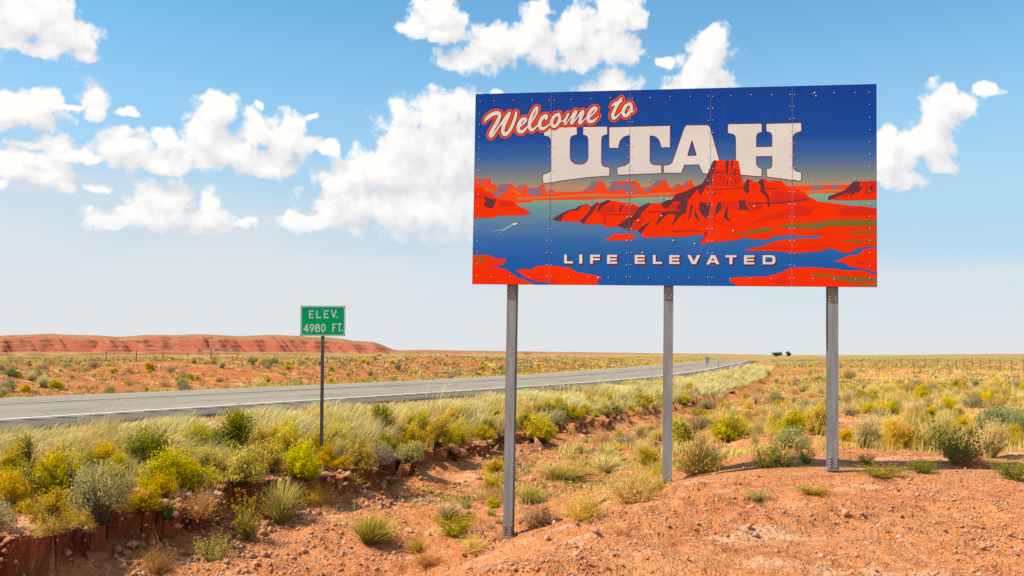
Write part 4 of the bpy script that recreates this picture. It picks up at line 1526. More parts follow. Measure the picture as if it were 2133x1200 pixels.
def wire_fence(name, label, pts, hgt, mat, wiremat):
    x0, y0 = pts[0]
    root = empty(name, (x0, y0, zat(x0, y0)))
    tag(root, label, 'fence')
    Pz = []
    for k, (x, y) in enumerate(pts):
        z = zat(x, y)
        Pz.append((x - x0, y - y0, z - root.location.z))
        a = Pz[-1]
        MB().cyl((a[0], a[1], a[2] - 0.3), (a[0] + rnd.uniform(-.03, .03), a[1], a[2] + hgt * rnd.uniform(.93, 1.05)), 0.055, 0.05, 6).build('post', mat, root)
    for h in (0.35, 0.6, 0.85, 1.05):
        w = MB()
        for a, b in zip(Pz[:-1], Pz[1:]):
            w.cyl((a[0], a[1], a[2] + h * hgt), (b[0], b[1], b[2] + h * hgt), 0.006, n=3)
        w.build('wire', wiremat, root)


M_RUSTPOST = mat_plain('rusty_fence_steel', (0.34, 0.13, 0.07, 1), 0.8)
M_WOODPOST = mat_plain('weathered_wood', (0.20, 0.14, 0.10, 1), 0.9)
wire_fence('wire_fence', 'rusty wire fence crossing the desert at the right edge', [((q - CX) / FPX * y, y) for q, y in ((1850, 154), (1875, 150), (1900, 146), (1925, 142), (1950, 138), (1972, 134), (1989, 130), (2005, 126), (2022, 122), (2040, 118), (2058, 114), (2080, 109), (2104, 104), (2129, 98), (2160, 92))], 1.35, M_RUSTPOST, M_RUSTPOST)
wire_fence('wire_fence', 'wooden post and wire fence across the road below the mesa',
           [((q - CX) / FPX * y, y) for q, y in ((223, 101), (286, 97), (342, 93), (393, 86), (441, 80))], 1.25, M_WOODPOST, M_RUSTPOST)

# ------------------------------------------------------------------ plants
rg = np.random.RandomState(11)


def lerp(a, b, t):
    return np.asarray(a) * (1 - t) + np.asarray(b) * t


def blades(p0, p1, p2, w, c0, c1, seg=2, rgx=None):
    """curved tapering blades through p0, p1 (control), p2; colour from c0 at the root to c1 at the tip"""
    g = rgx or rg
    n = len(p0)
    d = p2 - p0
    side = np.cross(d, g.normal(size=(n, 3)))
    side /= (np.linalg.norm(side, axis=1, keepdims=True) + 1e-9)
    rows, cols = [], []
    for k in range(seg):
        t = k / seg
        c = (1 - t) ** 2 * p0 + 2 * t * (1 - t) * p1 + t * t * p2
        ww = (w * (1 - 0.55 * t))[:, None]
        rows += [c - side * ww, c + side * ww]
        cc = np.asarray(c0) * (1 - t) + np.asarray(c1) * t
        cc = np.broadcast_to(cc, (n, 3))
        cols += [cc, cc]
    rows.append(p2)
    cols.append(np.broadcast_to(np.asarray(c1), (n, 3)))
    m = 2 * seg + 1
    V = np.stack(rows, 1).reshape(-1, 3)
    C = np.stack(cols, 1).reshape(-1, 3)
    b = (np.arange(n) * m)[:, None]
    F = []
    for k in range(seg - 1):
        F += [b + np.array([[2 * k, 2 * k + 1, 2 * k + 3]]), b + np.array([[2 * k, 2 * k + 3, 2 * k + 2]])]
    F += [b + np.array([[2 * seg - 2, 2 * seg - 1, 2 * seg]])]
    return V, np.concatenate(F, 0), C


def leaves(pos, size, C, up=0.3, g=None):
    """small diamond leaves, random facing"""
    g = g or rg
    n = len(pos)
    a = g.normal(size=(n, 3))
    a[:, 2] += up
    a /= np.linalg.norm(a, axis=1, keepdims=True) + 1e-9
    b = np.cross(a, g.normal(size=(n, 3)))
    b /= np.linalg.norm(b, axis=1, keepdims=True) + 1e-9
    s = np.broadcast_to(np.asarray(size, float), (n,))[:, None]
    V = np.stack([pos - a * s, pos + b * s * .45, pos + a * s, pos - b * s * .45], 1).reshape(-1, 3)
    q = (np.arange(n) * 4)[:, None]
    F = np.concatenate([q + np.array([[0, 1, 2]]), q + np.array([[0, 2, 3]])], 0)
    return V, F, np.repeat(C, 4, axis=0)


def cat(*parts):
    V, F, C = [], [], []
    n = 0
    for v, f, c in parts:
        V.append(v)
        F.append(f + n)
        C.append(c)
        n += len(v)
    return np.concatenate(V), np.concatenate(F), np.concatenate(C)


def jit(col, n, g, s=0.18):
    c = np.asarray(col, float)[None, :] * (1 + g.normal(0, s, size=(n, 1)))
    c = c * (1 + g.normal(0, s * .3, size=(n, 3)))
    return np.clip(c, 0.005, 0.9)


def hemi(n, g, spread=1.0, lo=0.08):
    """directions over a dome"""
    a = g.uniform(0, 2 * math.pi, n)
    z = g.uniform(lo, 1, n) ** 0.8
    r = np.sqrt(np.clip(1 - z * z, 0, 1)) * spread
    return np.stack([r * np.cos(a), r * np.sin(a), z], 1)


def rabbitbrush(seed, stem, leaf, flower, ns=330, bloom=0.6):
    """dense dome of thin upright stems with tufted flowering tips; unit width about 1, height about 0.75"""
    g = np.random.RandomState(seed)
    cl = hemi(26, g, 1.0, 0.03)
    cl_len = g.uniform(.55, 1.1, 26)
    k = g.randint(0, 26, ns)
    d = cl[k] + g.normal(0, .16, (ns, 3))
    d[:, 2] = np.abs(d[:, 2]) + .03
    d /= np.linalg.norm(d, axis=1, keepdims=True)
    L = cl_len[k] * g.uniform(.75, 1.05, ns)
    tip = d * L[:, None] * np.array([.5, .5, .74])
    tip[:, 2] += .02
    p0 = np.stack([g.normal(0, .06, ns), g.normal(0, .06, ns), g.uniform(-.05, 0, ns)], 1)
    p1 = p0 * .4 + tip * .45 + np.array([0, 0, .1])
    st = blades(p0, p1, tip, g.uniform(.004, .008, ns), np.asarray(stem) * .8, leaf, 2, g)
    # a few bare dead stems
    nd = 26
    dd = hemi(nd, g, 1.0, .1)
    dt = dd * g.uniform(.5, 1.12, (nd, 1)) * np.array([.52, .52, .78])
    dp = np.zeros((nd, 3))
    st = cat(st, blades(dp, dt * .5 + g.normal(0, .05, (nd, 3)), dt, np.full(nd, .006), (.36, .27, .19), (.50, .40, .30), 2, g))
    m = 15
    t = g.uniform(.25, 1.0, (ns, m, 1)) ** .8
    pos = (1 - t) ** 2 * p0[:, None] + 2 * t * (1 - t) * p1[:, None] + t * t * tip[:, None] + g.normal(0, .022, (ns, m, 3))
    lf = leaves(pos.reshape(-1, 3), g.uniform(.012, .023, ns * m), jit(leaf, ns * m, g), 1.2, g)
    nb = int(ns * bloom)
    fm = 9
    fp = (tip[:nb, None] + g.normal(0, .024, (nb, fm, 3)) + np.array([0, 0, .012])).reshape(-1, 3)
    fl = leaves(fp, g.uniform(.009, .018, nb * fm), jit(flower, nb * fm, g), .2, g)
    return st, cat(lf, fl)


def sagebrush(seed, stem, leaf, tips, n=4200):
    """rounded, clumpy grey shrub of small leaves on a woody frame"""
    g = np.random.RandomState(seed)
    nc = 22
    ctr = hemi(nc, g, 1.0, .1) * g.uniform(.25, .4, (nc, 1)) * np.array([1, 1, 1.1])
    k = g.randint(0, nc, n)
    r = g.normal(size=(n, 3))
    r /= np.linalg.norm(r, axis=1, keepdims=True)
    pos = ctr[k] + r * (g.uniform(.3, 1, (n, 1)) ** .5) * .15
    pos[:, 2] = np.abs(pos[:, 2]) * .95 + .02
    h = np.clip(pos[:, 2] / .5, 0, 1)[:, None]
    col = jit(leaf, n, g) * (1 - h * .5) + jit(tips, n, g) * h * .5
    lf = leaves(pos, g.uniform(.010, .021, n), col, .4, g)
    ns = 90
    kk = g.randint(0, nc, ns)
    tip = ctr[kk] + g.normal(0, .07, (ns, 3))
    p0 = np.stack([g.normal(0, .04, ns), g.normal(0, .04, ns), np.full(ns, -.04)], 1)
    p1 = tip * .5 + g.normal(0, .05, (ns, 3))
    st = blades(p0, p1, tip, g.uniform(.006, .013, ns), stem, stem, 2, g)
    return st, lf


def dry_brush(seed, twig, tip_c, n=260, leafy=900, leaf=None):
    """tangle of thin dry twigs"""
    g = np.random.RandomState(seed)
    d = hemi(n, g, 1.0, .05)
    L = g.uniform(.5, 1.0, n)
    tip = d * L[:, None] * np.array([.55, .55, .62])
    p0 = np.stack([g.normal(0, .05, n), g.normal(0, .05, n), np.full(n, -.04)], 1)
    p1 = tip * .5 + g.normal(0, .09, (n, 3))
    a = blades(p0, p1, tip, g.uniform(.004, .007, n), twig, tip_c, 2, g)
    m = n * 3
    k = g.randint(0, n, m)
    t = g.uniform(.35, .95, (m, 1))
    q0 = (1 - t) ** 2 * p0[k] + 2 * t * (1 - t) * p1[k] + t * t * tip[k]
    q2 = q0 + (d[k] + g.normal(0, .6, (m, 3))) * g.uniform(.08, .2, (m, 1))
    q2[:, 2] = np.maximum(q2[:, 2], .01)
    b = blades(q0, (q0 + q2) / 2 + g.normal(0, .02, (m, 3)), q2, g.uniform(.002, .004, m), twig, tip_c, 1, g)
    k = g.randint(0, m, leafy)
    pos = q0[k] + (q2[k] - q0[k]) * g.uniform(.3, 1.1, (leafy, 1))
    lf = leaves(pos, g.uniform(.008, .018, leafy), jit(leaf if leaf is not None else tip_c, leafy, g, .25), .2, g)
    return cat(a, b), lf


def bunch_grass(seed, root_c, tip_c, n=420, lean=(.10, 0), spread=.42, plume=0, plume_c=None, stiff=.5, w=.006, hgt=.9):
    g = np.random.RandomState(seed)
    a = g.uniform(0, 2 * math.pi, n)
    s = g.uniform(0, 1, n) ** .7 * spread
    L = g.uniform(.3, 1.0, n) * hgt
    tip = np.stack([np.cos(a) * s + lean[0], np.sin(a) * s + lean[1], L * np.sqrt(np.clip(1 - (s * 1.1) ** 2, .1, 1))], 1)
    rb = g.uniform(0, 1, n) ** .5 * .10
    p0 = np.stack([np.cos(a) * rb, np.sin(a) * rb, np.full(n, -.03)], 1)
    p1 = p0 + (tip - p0) * np.array([.3, .3, .72]) * (0.6 + stiff)
    st = blades(p0, p1, tip, g.uniform(.7, 1.3, n) * w, root_c, tip_c, 3, g)
    if not plume:
        m = 60
        k = g.randint(0, n, m)
        lf = leaves(tip[k] * g.uniform(.6, 1, (m, 1)), .012, jit(tip_c, m, g), .5, g)
        return st, lf
    m = n * plume
    k = np.repeat(np.arange(n), plume)
    t = g.uniform(.55, 1.05, (m, 1))
    pos = (1 - t) ** 2 * p0[k] + 2 * t * (1 - t) * p1[k] + t * t * tip[k] + g.normal(0, .018, (m, 3))
    lf = leaves(pos, g.uniform(.010, .022, m), jit(plume_c, m, g, .1), .5, g)
    return st, lf


def weed(seed, stem, leaf, n=60, m=26, flat=.45, flower=None):
    """sprawling leafy weed"""
    g = np.random.RandomState(seed)
    a = g.uniform(0, 2 * math.pi, n)
    s = g.uniform(.15, .52, n)
    tip = np.stack([np.cos(a) * s, np.sin(a) * s, g.uniform(.25, 1, n) * flat], 1)
    p0 = np.stack([g.normal(0, .05, n), g.normal(0, .05, n), np.full(n, -.03)], 1)
    p1 = (p0 + tip) / 2 + np.array([0, 0, .12]) * flat
    st = blades(p0, p1, tip, g.uniform(.004, .007, n), stem, leaf, 2, g)
    t = g.uniform(.15, 1.0, (n, m, 1))
    pos = ((1 - t) ** 2 * p0[:, None] + 2 * t * (1 - t) * p1[:, None] + t * t * tip[:, None] + g.normal(0, .025, (n, m, 3))).reshape(-1, 3)
    pos[:, 2] = np.maximum(pos[:, 2], .005)
    lf = leaves(pos, g.uniform(.010, .022, n * m), jit(leaf, n * m, g), .6, g)
    if flower is not None:
        k = np.repeat(np.arange(n), 7)
        fp = tip[k] + g.normal(0, .022, (len(k), 3))
        lf = cat(lf, leaves(fp, .018, jit(flower, len(k), g, .1), .2, g))
    return st, lf


def yucca(seed, root_c, tip_c, n=70, w=.012):
    g = np.random.RandomState(seed)
    d = hemi(n, g, 1.0, .15)
    L = g.uniform(.6, 1.0, n)
    tip = d * L[:, None] * np.array([.5, .5, .85])
    p0 = np.stack([g.normal(0, .02, n), g.normal(0, .02, n), np.full(n, -.02)], 1)
    st = blades(p0, (p0 + tip) / 2, tip, g.uniform(.8, 1.3, n) * w, root_c, tip_c, 2, g)
    m = 90
    k = g.randint(0, n, m)
    lf = blades(p0[k] * .8, tip[k] * .4 + g.normal(0, .03, (m, 3)), tip[k] * .8 + g.normal(0, .06, (m, 3)), np.full(m, .004), root_c, tip_c, 2, g)
    return st, lf


BARK = (0.17, 0.105, 0.062)
STRAW = (0.62, 0.50, 0.24)
PROTO = {
    'rabbit_lime': [rabbitbrush(s, BARK, (0.47, 0.37, 0.018), (0.80, 0.60, 0.02), 380, .95) for s in (1, 2, 3, 71, 72)],
    'rabbit_olive': [rabbitbrush(s, BARK, (0.47, 0.35, 0.05), (0.72, 0.52, 0.05), 330, .8) for s in (4, 5, 73, 74)],
    'rabbit_green': [rabbitbrush(s, BARK, (0.20, 0.22, 0.022), (0.60, 0.44, 0.02), 330, .35) for s in (6, 7, 75)],
    'rabbit_gold': [rabbitbrush(s, BARK, (0.52, 0.35, 0.03), (0.74, 0.47, 0.02), 360, 1.0) for s in (8, 9)],
    'rabbit_orange': [rabbitbrush(s, BARK, (0.62, 0.36, 0.035), (0.78, 0.48, 0.025), 480, 1.0) for s in (10,)],
    'sage_grey': [sagebrush(s, BARK, (0.33, 0.295, 0.115), (0.50, 0.45, 0.20)) for s in (21, 22)],
    'sage_blue': [sagebrush(s, BARK, (0.20, 0.22, 0.085), (0.32, 0.33, 0.14)) for s in (23, 24)],
    'sage_lilac': [sagebrush(s, BARK, (0.36, 0.26, 0.155), (0.50, 0.37, 0.22), 2600) for s in (25,)],
    'dry_brown': [dry_brush(s, (0.42, 0.23, 0.10), (0.66, 0.40, 0.17)) for s in (31, 32)],
    'dry_gold': [dry_brush(s, (0.68, 0.42, 0.11), (0.84, 0.56, 0.15), 300, 2200) for s in (33, 34, 78)],
    'dry_pink': [dry_brush(s, (0.50, 0.33, 0.22), (0.72, 0.52, 0.38), 200, 600) for s in (35,)],
    'dry_red': [dry_brush(s, (0.46, 0.20, 0.10), (0.60, 0.29, 0.14), 160, 500) for s in (36,)],
    'tuft_green': [bunch_grass(s, (0.30, 0.25, 0.05), (0.68, 0.53, 0.15), 620, (.06, 0), .62, hgt=.8) for s in (41, 42)],
    'tuft_straw': [bunch_grass(s, (0.48, 0.36, 0.10), (0.74, 0.58, 0.21), 460, (.10, 0), .5, hgt=.8) for s in (43, 44, 76)],
    'plume': [bunch_grass(s, (0.42, 0.33, 0.08), (0.72, 0.56, 0.19), 460, (.12, 0), .42, 10, (0.76, 0.60, 0.24)) for s in (45, 46, 77)],
    'weed_green': [weed(s, BARK, (0.27, 0.265, 0.05), 70, 44) for s in (51, 52)],
    'weed_olive': [weed(s, BARK, (0.42, 0.33, 0.065), 70, 44, .5) for s in (53, 54)],
    'weed_flower': [weed(s, BARK, (0.28, 0.25, 0.05), 60, 40, .95, (0.76, 0.42, 0.04)) for s in (55,)],
    'yucca_green': [yucca(s, (0.34, 0.31, 0.085), (0.62, 0.52, 0.17), 110, .008) for s in (61, 62)],
    'yucca_dead': [yucca(s, (0.25, 0.18, 0.11), (0.48, 0.36, 0.20), 100, .011) for s in (63,)],
}
MESH = {}
for k, vs in PROTO.items():
    MESH[k] = []
    for i, (st, lf) in enumerate(vs):
        both = cat(st, lf)
        MESH[k].append((tri_mesh(k + '_stems', *st[:2], M_PLANT, st[2]), tri_mesh(k + '_leaves', *lf[:2], M_PLANT, lf[2]), tri_mesh(k, *both[:2], M_PLANT, both[2])))
NAME = {'rabbit': 'rabbitbrush', 'sage': 'sagebrush', 'dry': 'dry_brush', 'tuft': 'bunch_grass', 'plume': 'plume_grass', 'weed': 'desert_weed', 'yucca': 'yucca'}
CATN = {'rabbit': 'shrub', 'sage': 'shrub', 'dry': 'brush', 'tuft': 'grass tuft', 'plume': 'grass tuft', 'weed': 'weed', 'yucca': 'yucca'}
prnd = random.Random(3)
TAKEN = []


def plant(kind, x, y, w, h, label, group=None, parts=False, rz=None, sink=0.02):
    base = kind.split('_')[0]
    var = MESH[kind][prnd.randrange(len(MESH[kind]))]
    z = zat(x, y) - sink
    if parts:
        o = empty(NAME[base], (x, y, z))
        link('stem', var[0], o)
        link('foliage', var[1], o)
    else:
        o = link(NAME[base], var[2])
        o.location = (x, y, z)
    hh = {'rabbit': .76, 'sage': .55, 'dry': .6, 'tuft': .85, 'plume': .88, 'weed': .48, 'yucca': .8}[base]
    if kind == 'weed_flower':
        hh = .95
    lean = base in ('tuft', 'plume')
    o.rotation_euler = (0, 0, prnd.uniform(-.5, .5) if lean else prnd.uniform(0, 6.28) if rz is None else rz)
    o.rotation_euler.x = prnd.uniform(-.12, .12)
    o.rotation_euler.y = prnd.uniform(-.1, .16)
    o.scale = (w * prnd.uniform(.9, 1.15), w * prnd.uniform(.8, 1.1), h / hh)
    tag(o, label, CATN[base], group, 'thing')
    TAKEN.append((x, y, w * .5))
    return o


# plants one can point to: foot (x, y in the photograph), width and height in photograph pixels
CLEAR = []
HAND = [
    (30, 1047, 125, 80, 'rabbit_green', 'dark green and yellow rabbitbrush cut by the left edge of the picture'),
    (140, 1040, 140, 100, 'rabbit_lime', 'large bright yellow-green rabbitbrush on the bank at far left'),
    (88, 1020, 60, 62, 'rabbit_lime', 'smaller lime rabbitbrush between the left edge bush and the large one'),
    (100, 1092, 130, 68, 'rabbit_olive', 'loose olive-yellow brush in front of the large left rabbitbrush'),
    (205, 1150, 150, 130, 'sage_grey', 'grey-green leafy saltbush hanging over the bottom left bank'),
    (100, 1165, 85, 44, 'dry_gold', 'small orange dry brush growing from the bottom left bank face'),
    (210, 968, 70, 56, 'rabbit_gold', 'golden rabbitbrush at the foot of the roadside grass'),
    (305, 965, 105, 80, 'rabbit_green', 'dark green rabbitbrush under the pale grass on the left bank'),
    (330, 1012, 130, 72, 'rabbit_lime', 'wide lime brush on the left bank below the dark green one'),
    (254, 977, 46, 30, 'dry_pink', 'pale pink dry brush on bare red soil of the left bank'),
    (490, 940, 110, 84, 'rabbit_green', 'green rabbitbrush with golden tips left of the elevation sign'),
    (570, 935, 54, 48, 'rabbit_lime', 'small round lime bush just left of the elevation sign'),
    (440, 985, 90, 60, 'rabbit_olive', 'olive brush in the middle of the left bank'),
    (410, 1020, 84, 52, 'rabbit_lime', 'lime brush on the bank above the reddish dry brush'),
    (495, 1040, 120, 84, 'rabbit_olive', 'big rounded olive-yellow brush at the lip of the bank'),
    (607, 960, 84, 80, 'rabbit_lime', 'tall lime rabbitbrush beside the elevation sign post'),
    (628, 1000, 92, 74, 'rabbit_lime', 'lime rabbitbrush below the elevation sign, over the bank'),
    (418, 1078, 92, 66, 'dry_brown', 'reddish brown dry brush on the lip of the cut bank'),
    (300, 1062, 80, 48, 'rabbit_olive', 'low yellow brush above the dark cut bank'),
    (352, 1098, 56, 46, 'weed_green', 'dark green weed hanging down the shaded bank'),
    (512, 1125, 84, 108, 'weed_flower', 'green weed with orange flowers at the foot of the bank'),
    (584, 1090, 92, 110, 'tuft_green', 'tangled olive grass clump against the shaded bank'),
    (660, 1050, 90, 50, 'dry_gold', 'dry orange brush on the collapsed bank under the elevation sign'),
    (440, 1165, 100, 60, 'weed_olive', 'olive weed in the shadow at the bottom of the bank'),
    (330, 1190, 110, 60, 'dry_brown', 'dry stalky weed at the bottom edge left of the gully'),
    (725, 962, 52, 44, 'sage_blue', 'blue-grey sagebrush right of the elevation sign post'),
    (790, 966, 90, 52, 'sage_lilac', 'lilac-grey brush on the bank right of the elevation sign'),
    (850, 968, 80, 44, 'sage_grey', 'grey-green brush hanging over the bank in the middle'),
    (814, 926, 48, 42, 'dry_gold', 'orange-brown brush behind the lilac one'),
    (915, 928, 78, 58, 'rabbit_gold', 'bright yellow rabbitbrush left of the left billboard post'),
    (870, 900, 74, 50, 'rabbit_lime', 'lime rabbitbrush between the grass and the bright yellow one'),
    (960, 885, 70, 44, 'rabbit_lime', 'yellow-green rabbitbrush close left of the left billboard post'),
    (790, 900, 84, 56, 'rabbit_green', 'dark green brush under the grass right of the elevation sign'),
    (1125, 925, 80, 60, 'rabbit_lime', 'lime brush just right of the left billboard post'),
    (770, 1138, 118, 74, 'tuft_green', 'green and tan grass tuft in the gully bottom'),
    (870, 1150, 58, 36, 'weed_olive', 'small dark olive bush right of the gully grass tuft'),
    (950, 1112, 120, 44, 'weed_olive', 'low yellow-olive mat left of the left billboard post foot'),
    (930, 1085, 90, 44, 'tuft_straw', 'pale dry tuft behind the low olive mat'),
    (890, 1180, 74, 36, 'dry_brown', 'small brown dry brush in the gully at the bottom'),
    (985, 1150, 74, 36, 'dry_gold', 'small orange weed below the left billboard post'),
    (1170, 1003, 170, 46, 'tuft_green', 'arching green grass along a low dirt hump in the gully'),
    (1260, 985, 110, 48, 'tuft_straw', 'straw coloured grass behind the low dirt hump'),
    (1104, 1050, 82, 46, 'tuft_green', 'green tuft just right of the left billboard post'),
    (1130, 1098, 110, 56, 'dry_brown', 'brown dry brush at the foot of the left billboard post'),
    (1215, 1080, 130, 72, 'dry_gold', 'golden dry brush between the left and middle posts'),
    (1315, 1045, 140, 70, 'dry_gold', 'golden dry tangle left of the middle billboard post'),
    (1360, 1030, 84, 44, 'weed_olive', 'olive weed at the foot of the middle billboard post'),
    (1460, 985, 130, 84, 'dry_gold', 'dry yellow brush right of the middle billboard post'),
    (1425, 925, 84, 66, 'rabbit_lime', 'lime brush close right of the middle billboard post'),
    (1520, 918, 118, 62, 'rabbit_lime', 'wide lime rabbitbrush between the middle and right posts'),
    (1575, 936, 46, 66, 'yucca_green', 'pale spiky tuft between the middle and right posts'),
    (1592, 974, 72, 44, 'weed_green', 'green weed on the edge of the billboard shadow'),
    (1632, 972, 84, 52, 'weed_olive', 'olive weed behind the billboard shadow'),
    (1680, 966, 54, 40, 'weed_green', 'small green weed left of the right post foot'),
    (1640, 908, 80, 66, 'rabbit_lime', 'tall lime brush left of the right post'),
    (1705, 905, 70, 84, 'rabbit_gold', 'yellow rabbitbrush touching the right billboard post'),
    (1450, 900, 84, 44, 'sage_lilac', 'lilac-grey brush behind the middle post'),
    (1798, 934, 84, 68, 'plume', 'pale feathery plume grass right of the right post'),
    (1856, 915, 64, 50, 'plume', 'cream plume grass behind the orange-yellow dome'),
    (1878, 938, 96, 66, 'rabbit_orange', 'bright orange-yellow dome of rabbitbrush right of the right post'),
    (1935, 938, 100, 62, 'weed_olive', 'sprawling olive weed right of the orange-yellow dome'),
    (2000, 966, 140, 92, 'weed_green', 'large dark green weed at the right above the shadow'),
    (1975, 925, 80, 84, 'yucca_green', 'tall spiky olive clump right of the orange-yellow dome'),
    (2062, 955, 76, 84, 'plume', 'tall pale plume grass near the right edge'),
    (2078, 900, 120, 72, 'sage_blue', 'large blue-green sagebrush near the right edge'),
    (2128, 915, 80, 70, 'sage_blue', 'dark sagebrush cut by the right edge'),
    (2110, 930, 44, 60, 'rabbit_gold', 'yellow rabbitbrush behind the plume grass at the right'),
    (2030, 974, 100, 36, 'dry_red', 'reddish dry stalks below the pale plume grass'),
    (1840, 994, 140, 30, 'weed_olive', 'low green weed mat right of the right post foot'),
    (1922, 986, 84, 36, 'weed_green', 'grey-green weed at the end of the billboard shadow'),
    (2112, 1000, 110, 52, 'weed_green', 'bright green weed at the right edge of the bare dirt'),
    (2028, 850, 62, 34, 'sage_grey', 'pale round sagebrush in the right field'),
    (1835, 872, 76, 30, 'yucca_dead', 'dead dark spiky clump right of the right post'),
    (1768, 868, 54, 40, 'yucca_dead', 'dry spiky clump close behind the right post'),
    (1900, 890, 60, 44, 'yucca_green', 'pale spiky clump behind the orange-yellow dome'),
    (1768, 790, 40, 24, 'sage_grey', 'grey sagebrush right of the right post far back'),
    (1575, 1046, 74, 22, 'weed_olive', 'low yellow-green weed on the bare dirt in front'),
    (1692, 1030, 84, 20, 'weed_olive', 'low dry green weed on the dirt before the right post'),
    (1805, 968, 50, 26, 'weed_olive', 'small olive weed just right of the right post foot'),
]
for (px_, py_, w, h, kind, lab) in HAND:
    x, y, z = hit(px_, py_)
    s = y / FPX
    k_ = 1.14 if px_ < 1060 and kind.startswith('rabbit') else 1.0
    plant(kind, x, y, w * s * k_, h * s * k_, lab, parts=(w * h > 3600))
    CLEAR.append((px_, y, w * .5))


def free(x, y, d):
    for a, b, c in TAKEN:
        if abs(a - x) < c + d and (a - x) ** 2 + (b - y) ** 2 < (0.75 * c + d) ** 2:
            return False
    return True


def in_view(x, y, m=0.03):
    return y > 4 and abs(x / y) < 1066.5 / FPX + m


def pick(table):
    t = prnd.random() * sum(p for _, p in table)
    for k, p in table:
        t -= p
        if t <= 0:
            return k
    return table[-1][0]


KINDWORD = {'rabbit_lime': 'lime yellow rabbitbrush', 'rabbit_olive': 'olive yellow brush', 'rabbit_green': 'dark green rabbitbrush', 'rabbit_gold': 'golden rabbitbrush', 'sage_grey': 'grey-green sagebrush',
            'sage_blue': 'dark blue-green sagebrush', 'sage_lilac': 'lilac-grey brush', 'dry_brown': 'brown dry brush', 'dry_gold': 'golden dry brush', 'tuft_green': 'green grass tuft', 'tuft_straw': 'straw coloured grass tuft',
            'plume': 'pale feathery plume grass', 'weed_green': 'low green weed', 'weed_olive': 'low olive weed', 'yucca_green': 'spiky green clump', 'yucca_dead': 'dead spiky clump', 'dry_red': 'reddish dry brush', 'dry_pink': 'pale pink dry brush'}


def place(x, y, where):
    q = CX + FPX * x / y
    if 'desert' in where:
        col = 'between middle and right posts' if q < 1730 else 'just right of the right post' if q < 1920 else 'towards the right edge'
        return 'in the desert ' + col + (', near' if y < 24 else ', midway' if y < 38 else ', far back')
    if 'behind the billboard' in where:
        col = 'left of the left post' if q < 1060 else 'between left and middle posts' if q < 1390 else 'right of the middle post'
        return 'along the gully ' + col + (', near' if y < 26 else ', far back')
    if 'bank' in where:
        col = 'at far left' if q < 330 else 'left of the elevation sign' if q < 670 else 'right of the elevation sign' if q < 1060 else 'behind the left and middle posts'
        return 'on the roadside bank ' + col
    if 'across' in where:
        col = 'at far left' if q < 330 else 'left of the elevation sign' if q < 670 else 'right of the elevation sign' if q < 1060 else 'behind the billboard posts'
        return 'across the road ' + col + (', near' if y < 45 else ', far back')
    return where


def scatter(n, region, where, table, size, gap=0.6):
    k = tries = 0
    while k < n and tries < n * 60:
        tries += 1
        x, y = region()
        if not in_view(x, y):
            continue
        kind = pick(table)
        w = size * prnd.uniform(.55, 1.35)
        if not free(x, y, w * .5 * gap):
            continue
        q = CX + FPX * x / y
        if 'bank' not in where and any(d * .72 < y < d + .2 and abs(q - a) < .75 * (hw + w * .5 * FPX / y) for a, d, hw in CLEAR):
            continue
        h = w * prnd.uniform(.5, .85) * (1.15 if kind[:4] in ('plum', 'yucc', 'tuft') else 1)
        if kind.startswith('weed'):
            h *= .6
        sz = 'small ' if w < size * .78 else 'large ' if w > size * 1.14 else ''
        plant(kind, x, y, w, h, sz + KINDWORD[kind] + ' ' + place(x, y, where), KINDWORD[kind] + ' ' + where)
        k += 1


def reg_polar(y0, y1, ok):
    def f():
        for _ in range(200):
            y = y0 * (y1 / y0) ** prnd.random()
            x = y * prnd.uniform(-.56, .56)
            r, yf = road_coords(np.array([x]), np.array([y]))
            if ok(float(r[0]), x, y):
                return x, y
        return 1e6, 1.0
    return f


def lip_at(y):
    return float(np.interp(y, _LY, _LR))


# open desert right of the gully
scatter(245, reg_polar(17.5, 62, lambda r, x, y: r > 10.5 and y > 18.0 - .165 * x), 'in the open desert right of the gully',
        [('rabbit_lime', 4), ('rabbit_olive', 3), ('rabbit_gold', 1.2), ('sage_grey', 1.6), ('sage_blue', .8), ('sage_lilac', .8), ('dry_brown', 1.5), ('dry_gold', 3), ('tuft_straw', 3.5), ('plume', 2.5), ('yucca_green', 1), ('yucca_dead', .5)], .70, .6)
scatter(110, reg_polar(17, 48, lambda r, x, y: lip_at(y) + 1.0 < r < 10.5), 'along the gully behind the billboard',
        [('rabbit_olive', 2), ('rabbit_lime', 1.4), ('dry_gold', 3), ('dry_brown', 2), ('tuft_straw', 3), ('weed_olive', 2), ('sage_lilac', 1)], .55)
scatter(40, reg_polar(40, 95, lambda r, x, y: lip_at(y) + .2 < r < 9.5), 'along the gully behind the billboard',
        [('sage_grey', 1.5), ('sage_lilac', 1), ('dry_gold', 2), ('dry_brown', 2), ('tuft_straw', 2)], .7)
scatter(120, reg_polar(12, 45, lambda r, x, y: 3.5 < r < lip_at(y) - .1), 'on the bank between the gully and the roadside grass',
        [('rabbit_lime', 4), ('rabbit_olive', 3), ('rabbit_green', 2), ('rabbit_gold', 1), ('dry_brown', 1), ('tuft_straw', 1), ('sage_grey', .7)], .62, .45)
scatter(22, reg_polar(11.5, 20, lambda r, x, y: lip_at(y) + .7 < r < 10.4), 'on the stony gully floor',
        [('weed_olive', 3), ('dry_brown', 2), ('dry_gold', 2), ('tuft_straw', 1)], .32, 1.0)
scatter(215, reg_polar(27, 85, lambda r, x, y: r < -10.6), 'on the red ground across the road',
        [('rabbit_lime', 1.3), ('rabbit_olive', 1.6), ('rabbit_gold', .6), ('sage_grey', 2.4), ('sage_lilac', 1), ('sage_blue', 1.2), ('dry_brown', 2), ('tuft_straw', 2), ('plume', 1)], .62)


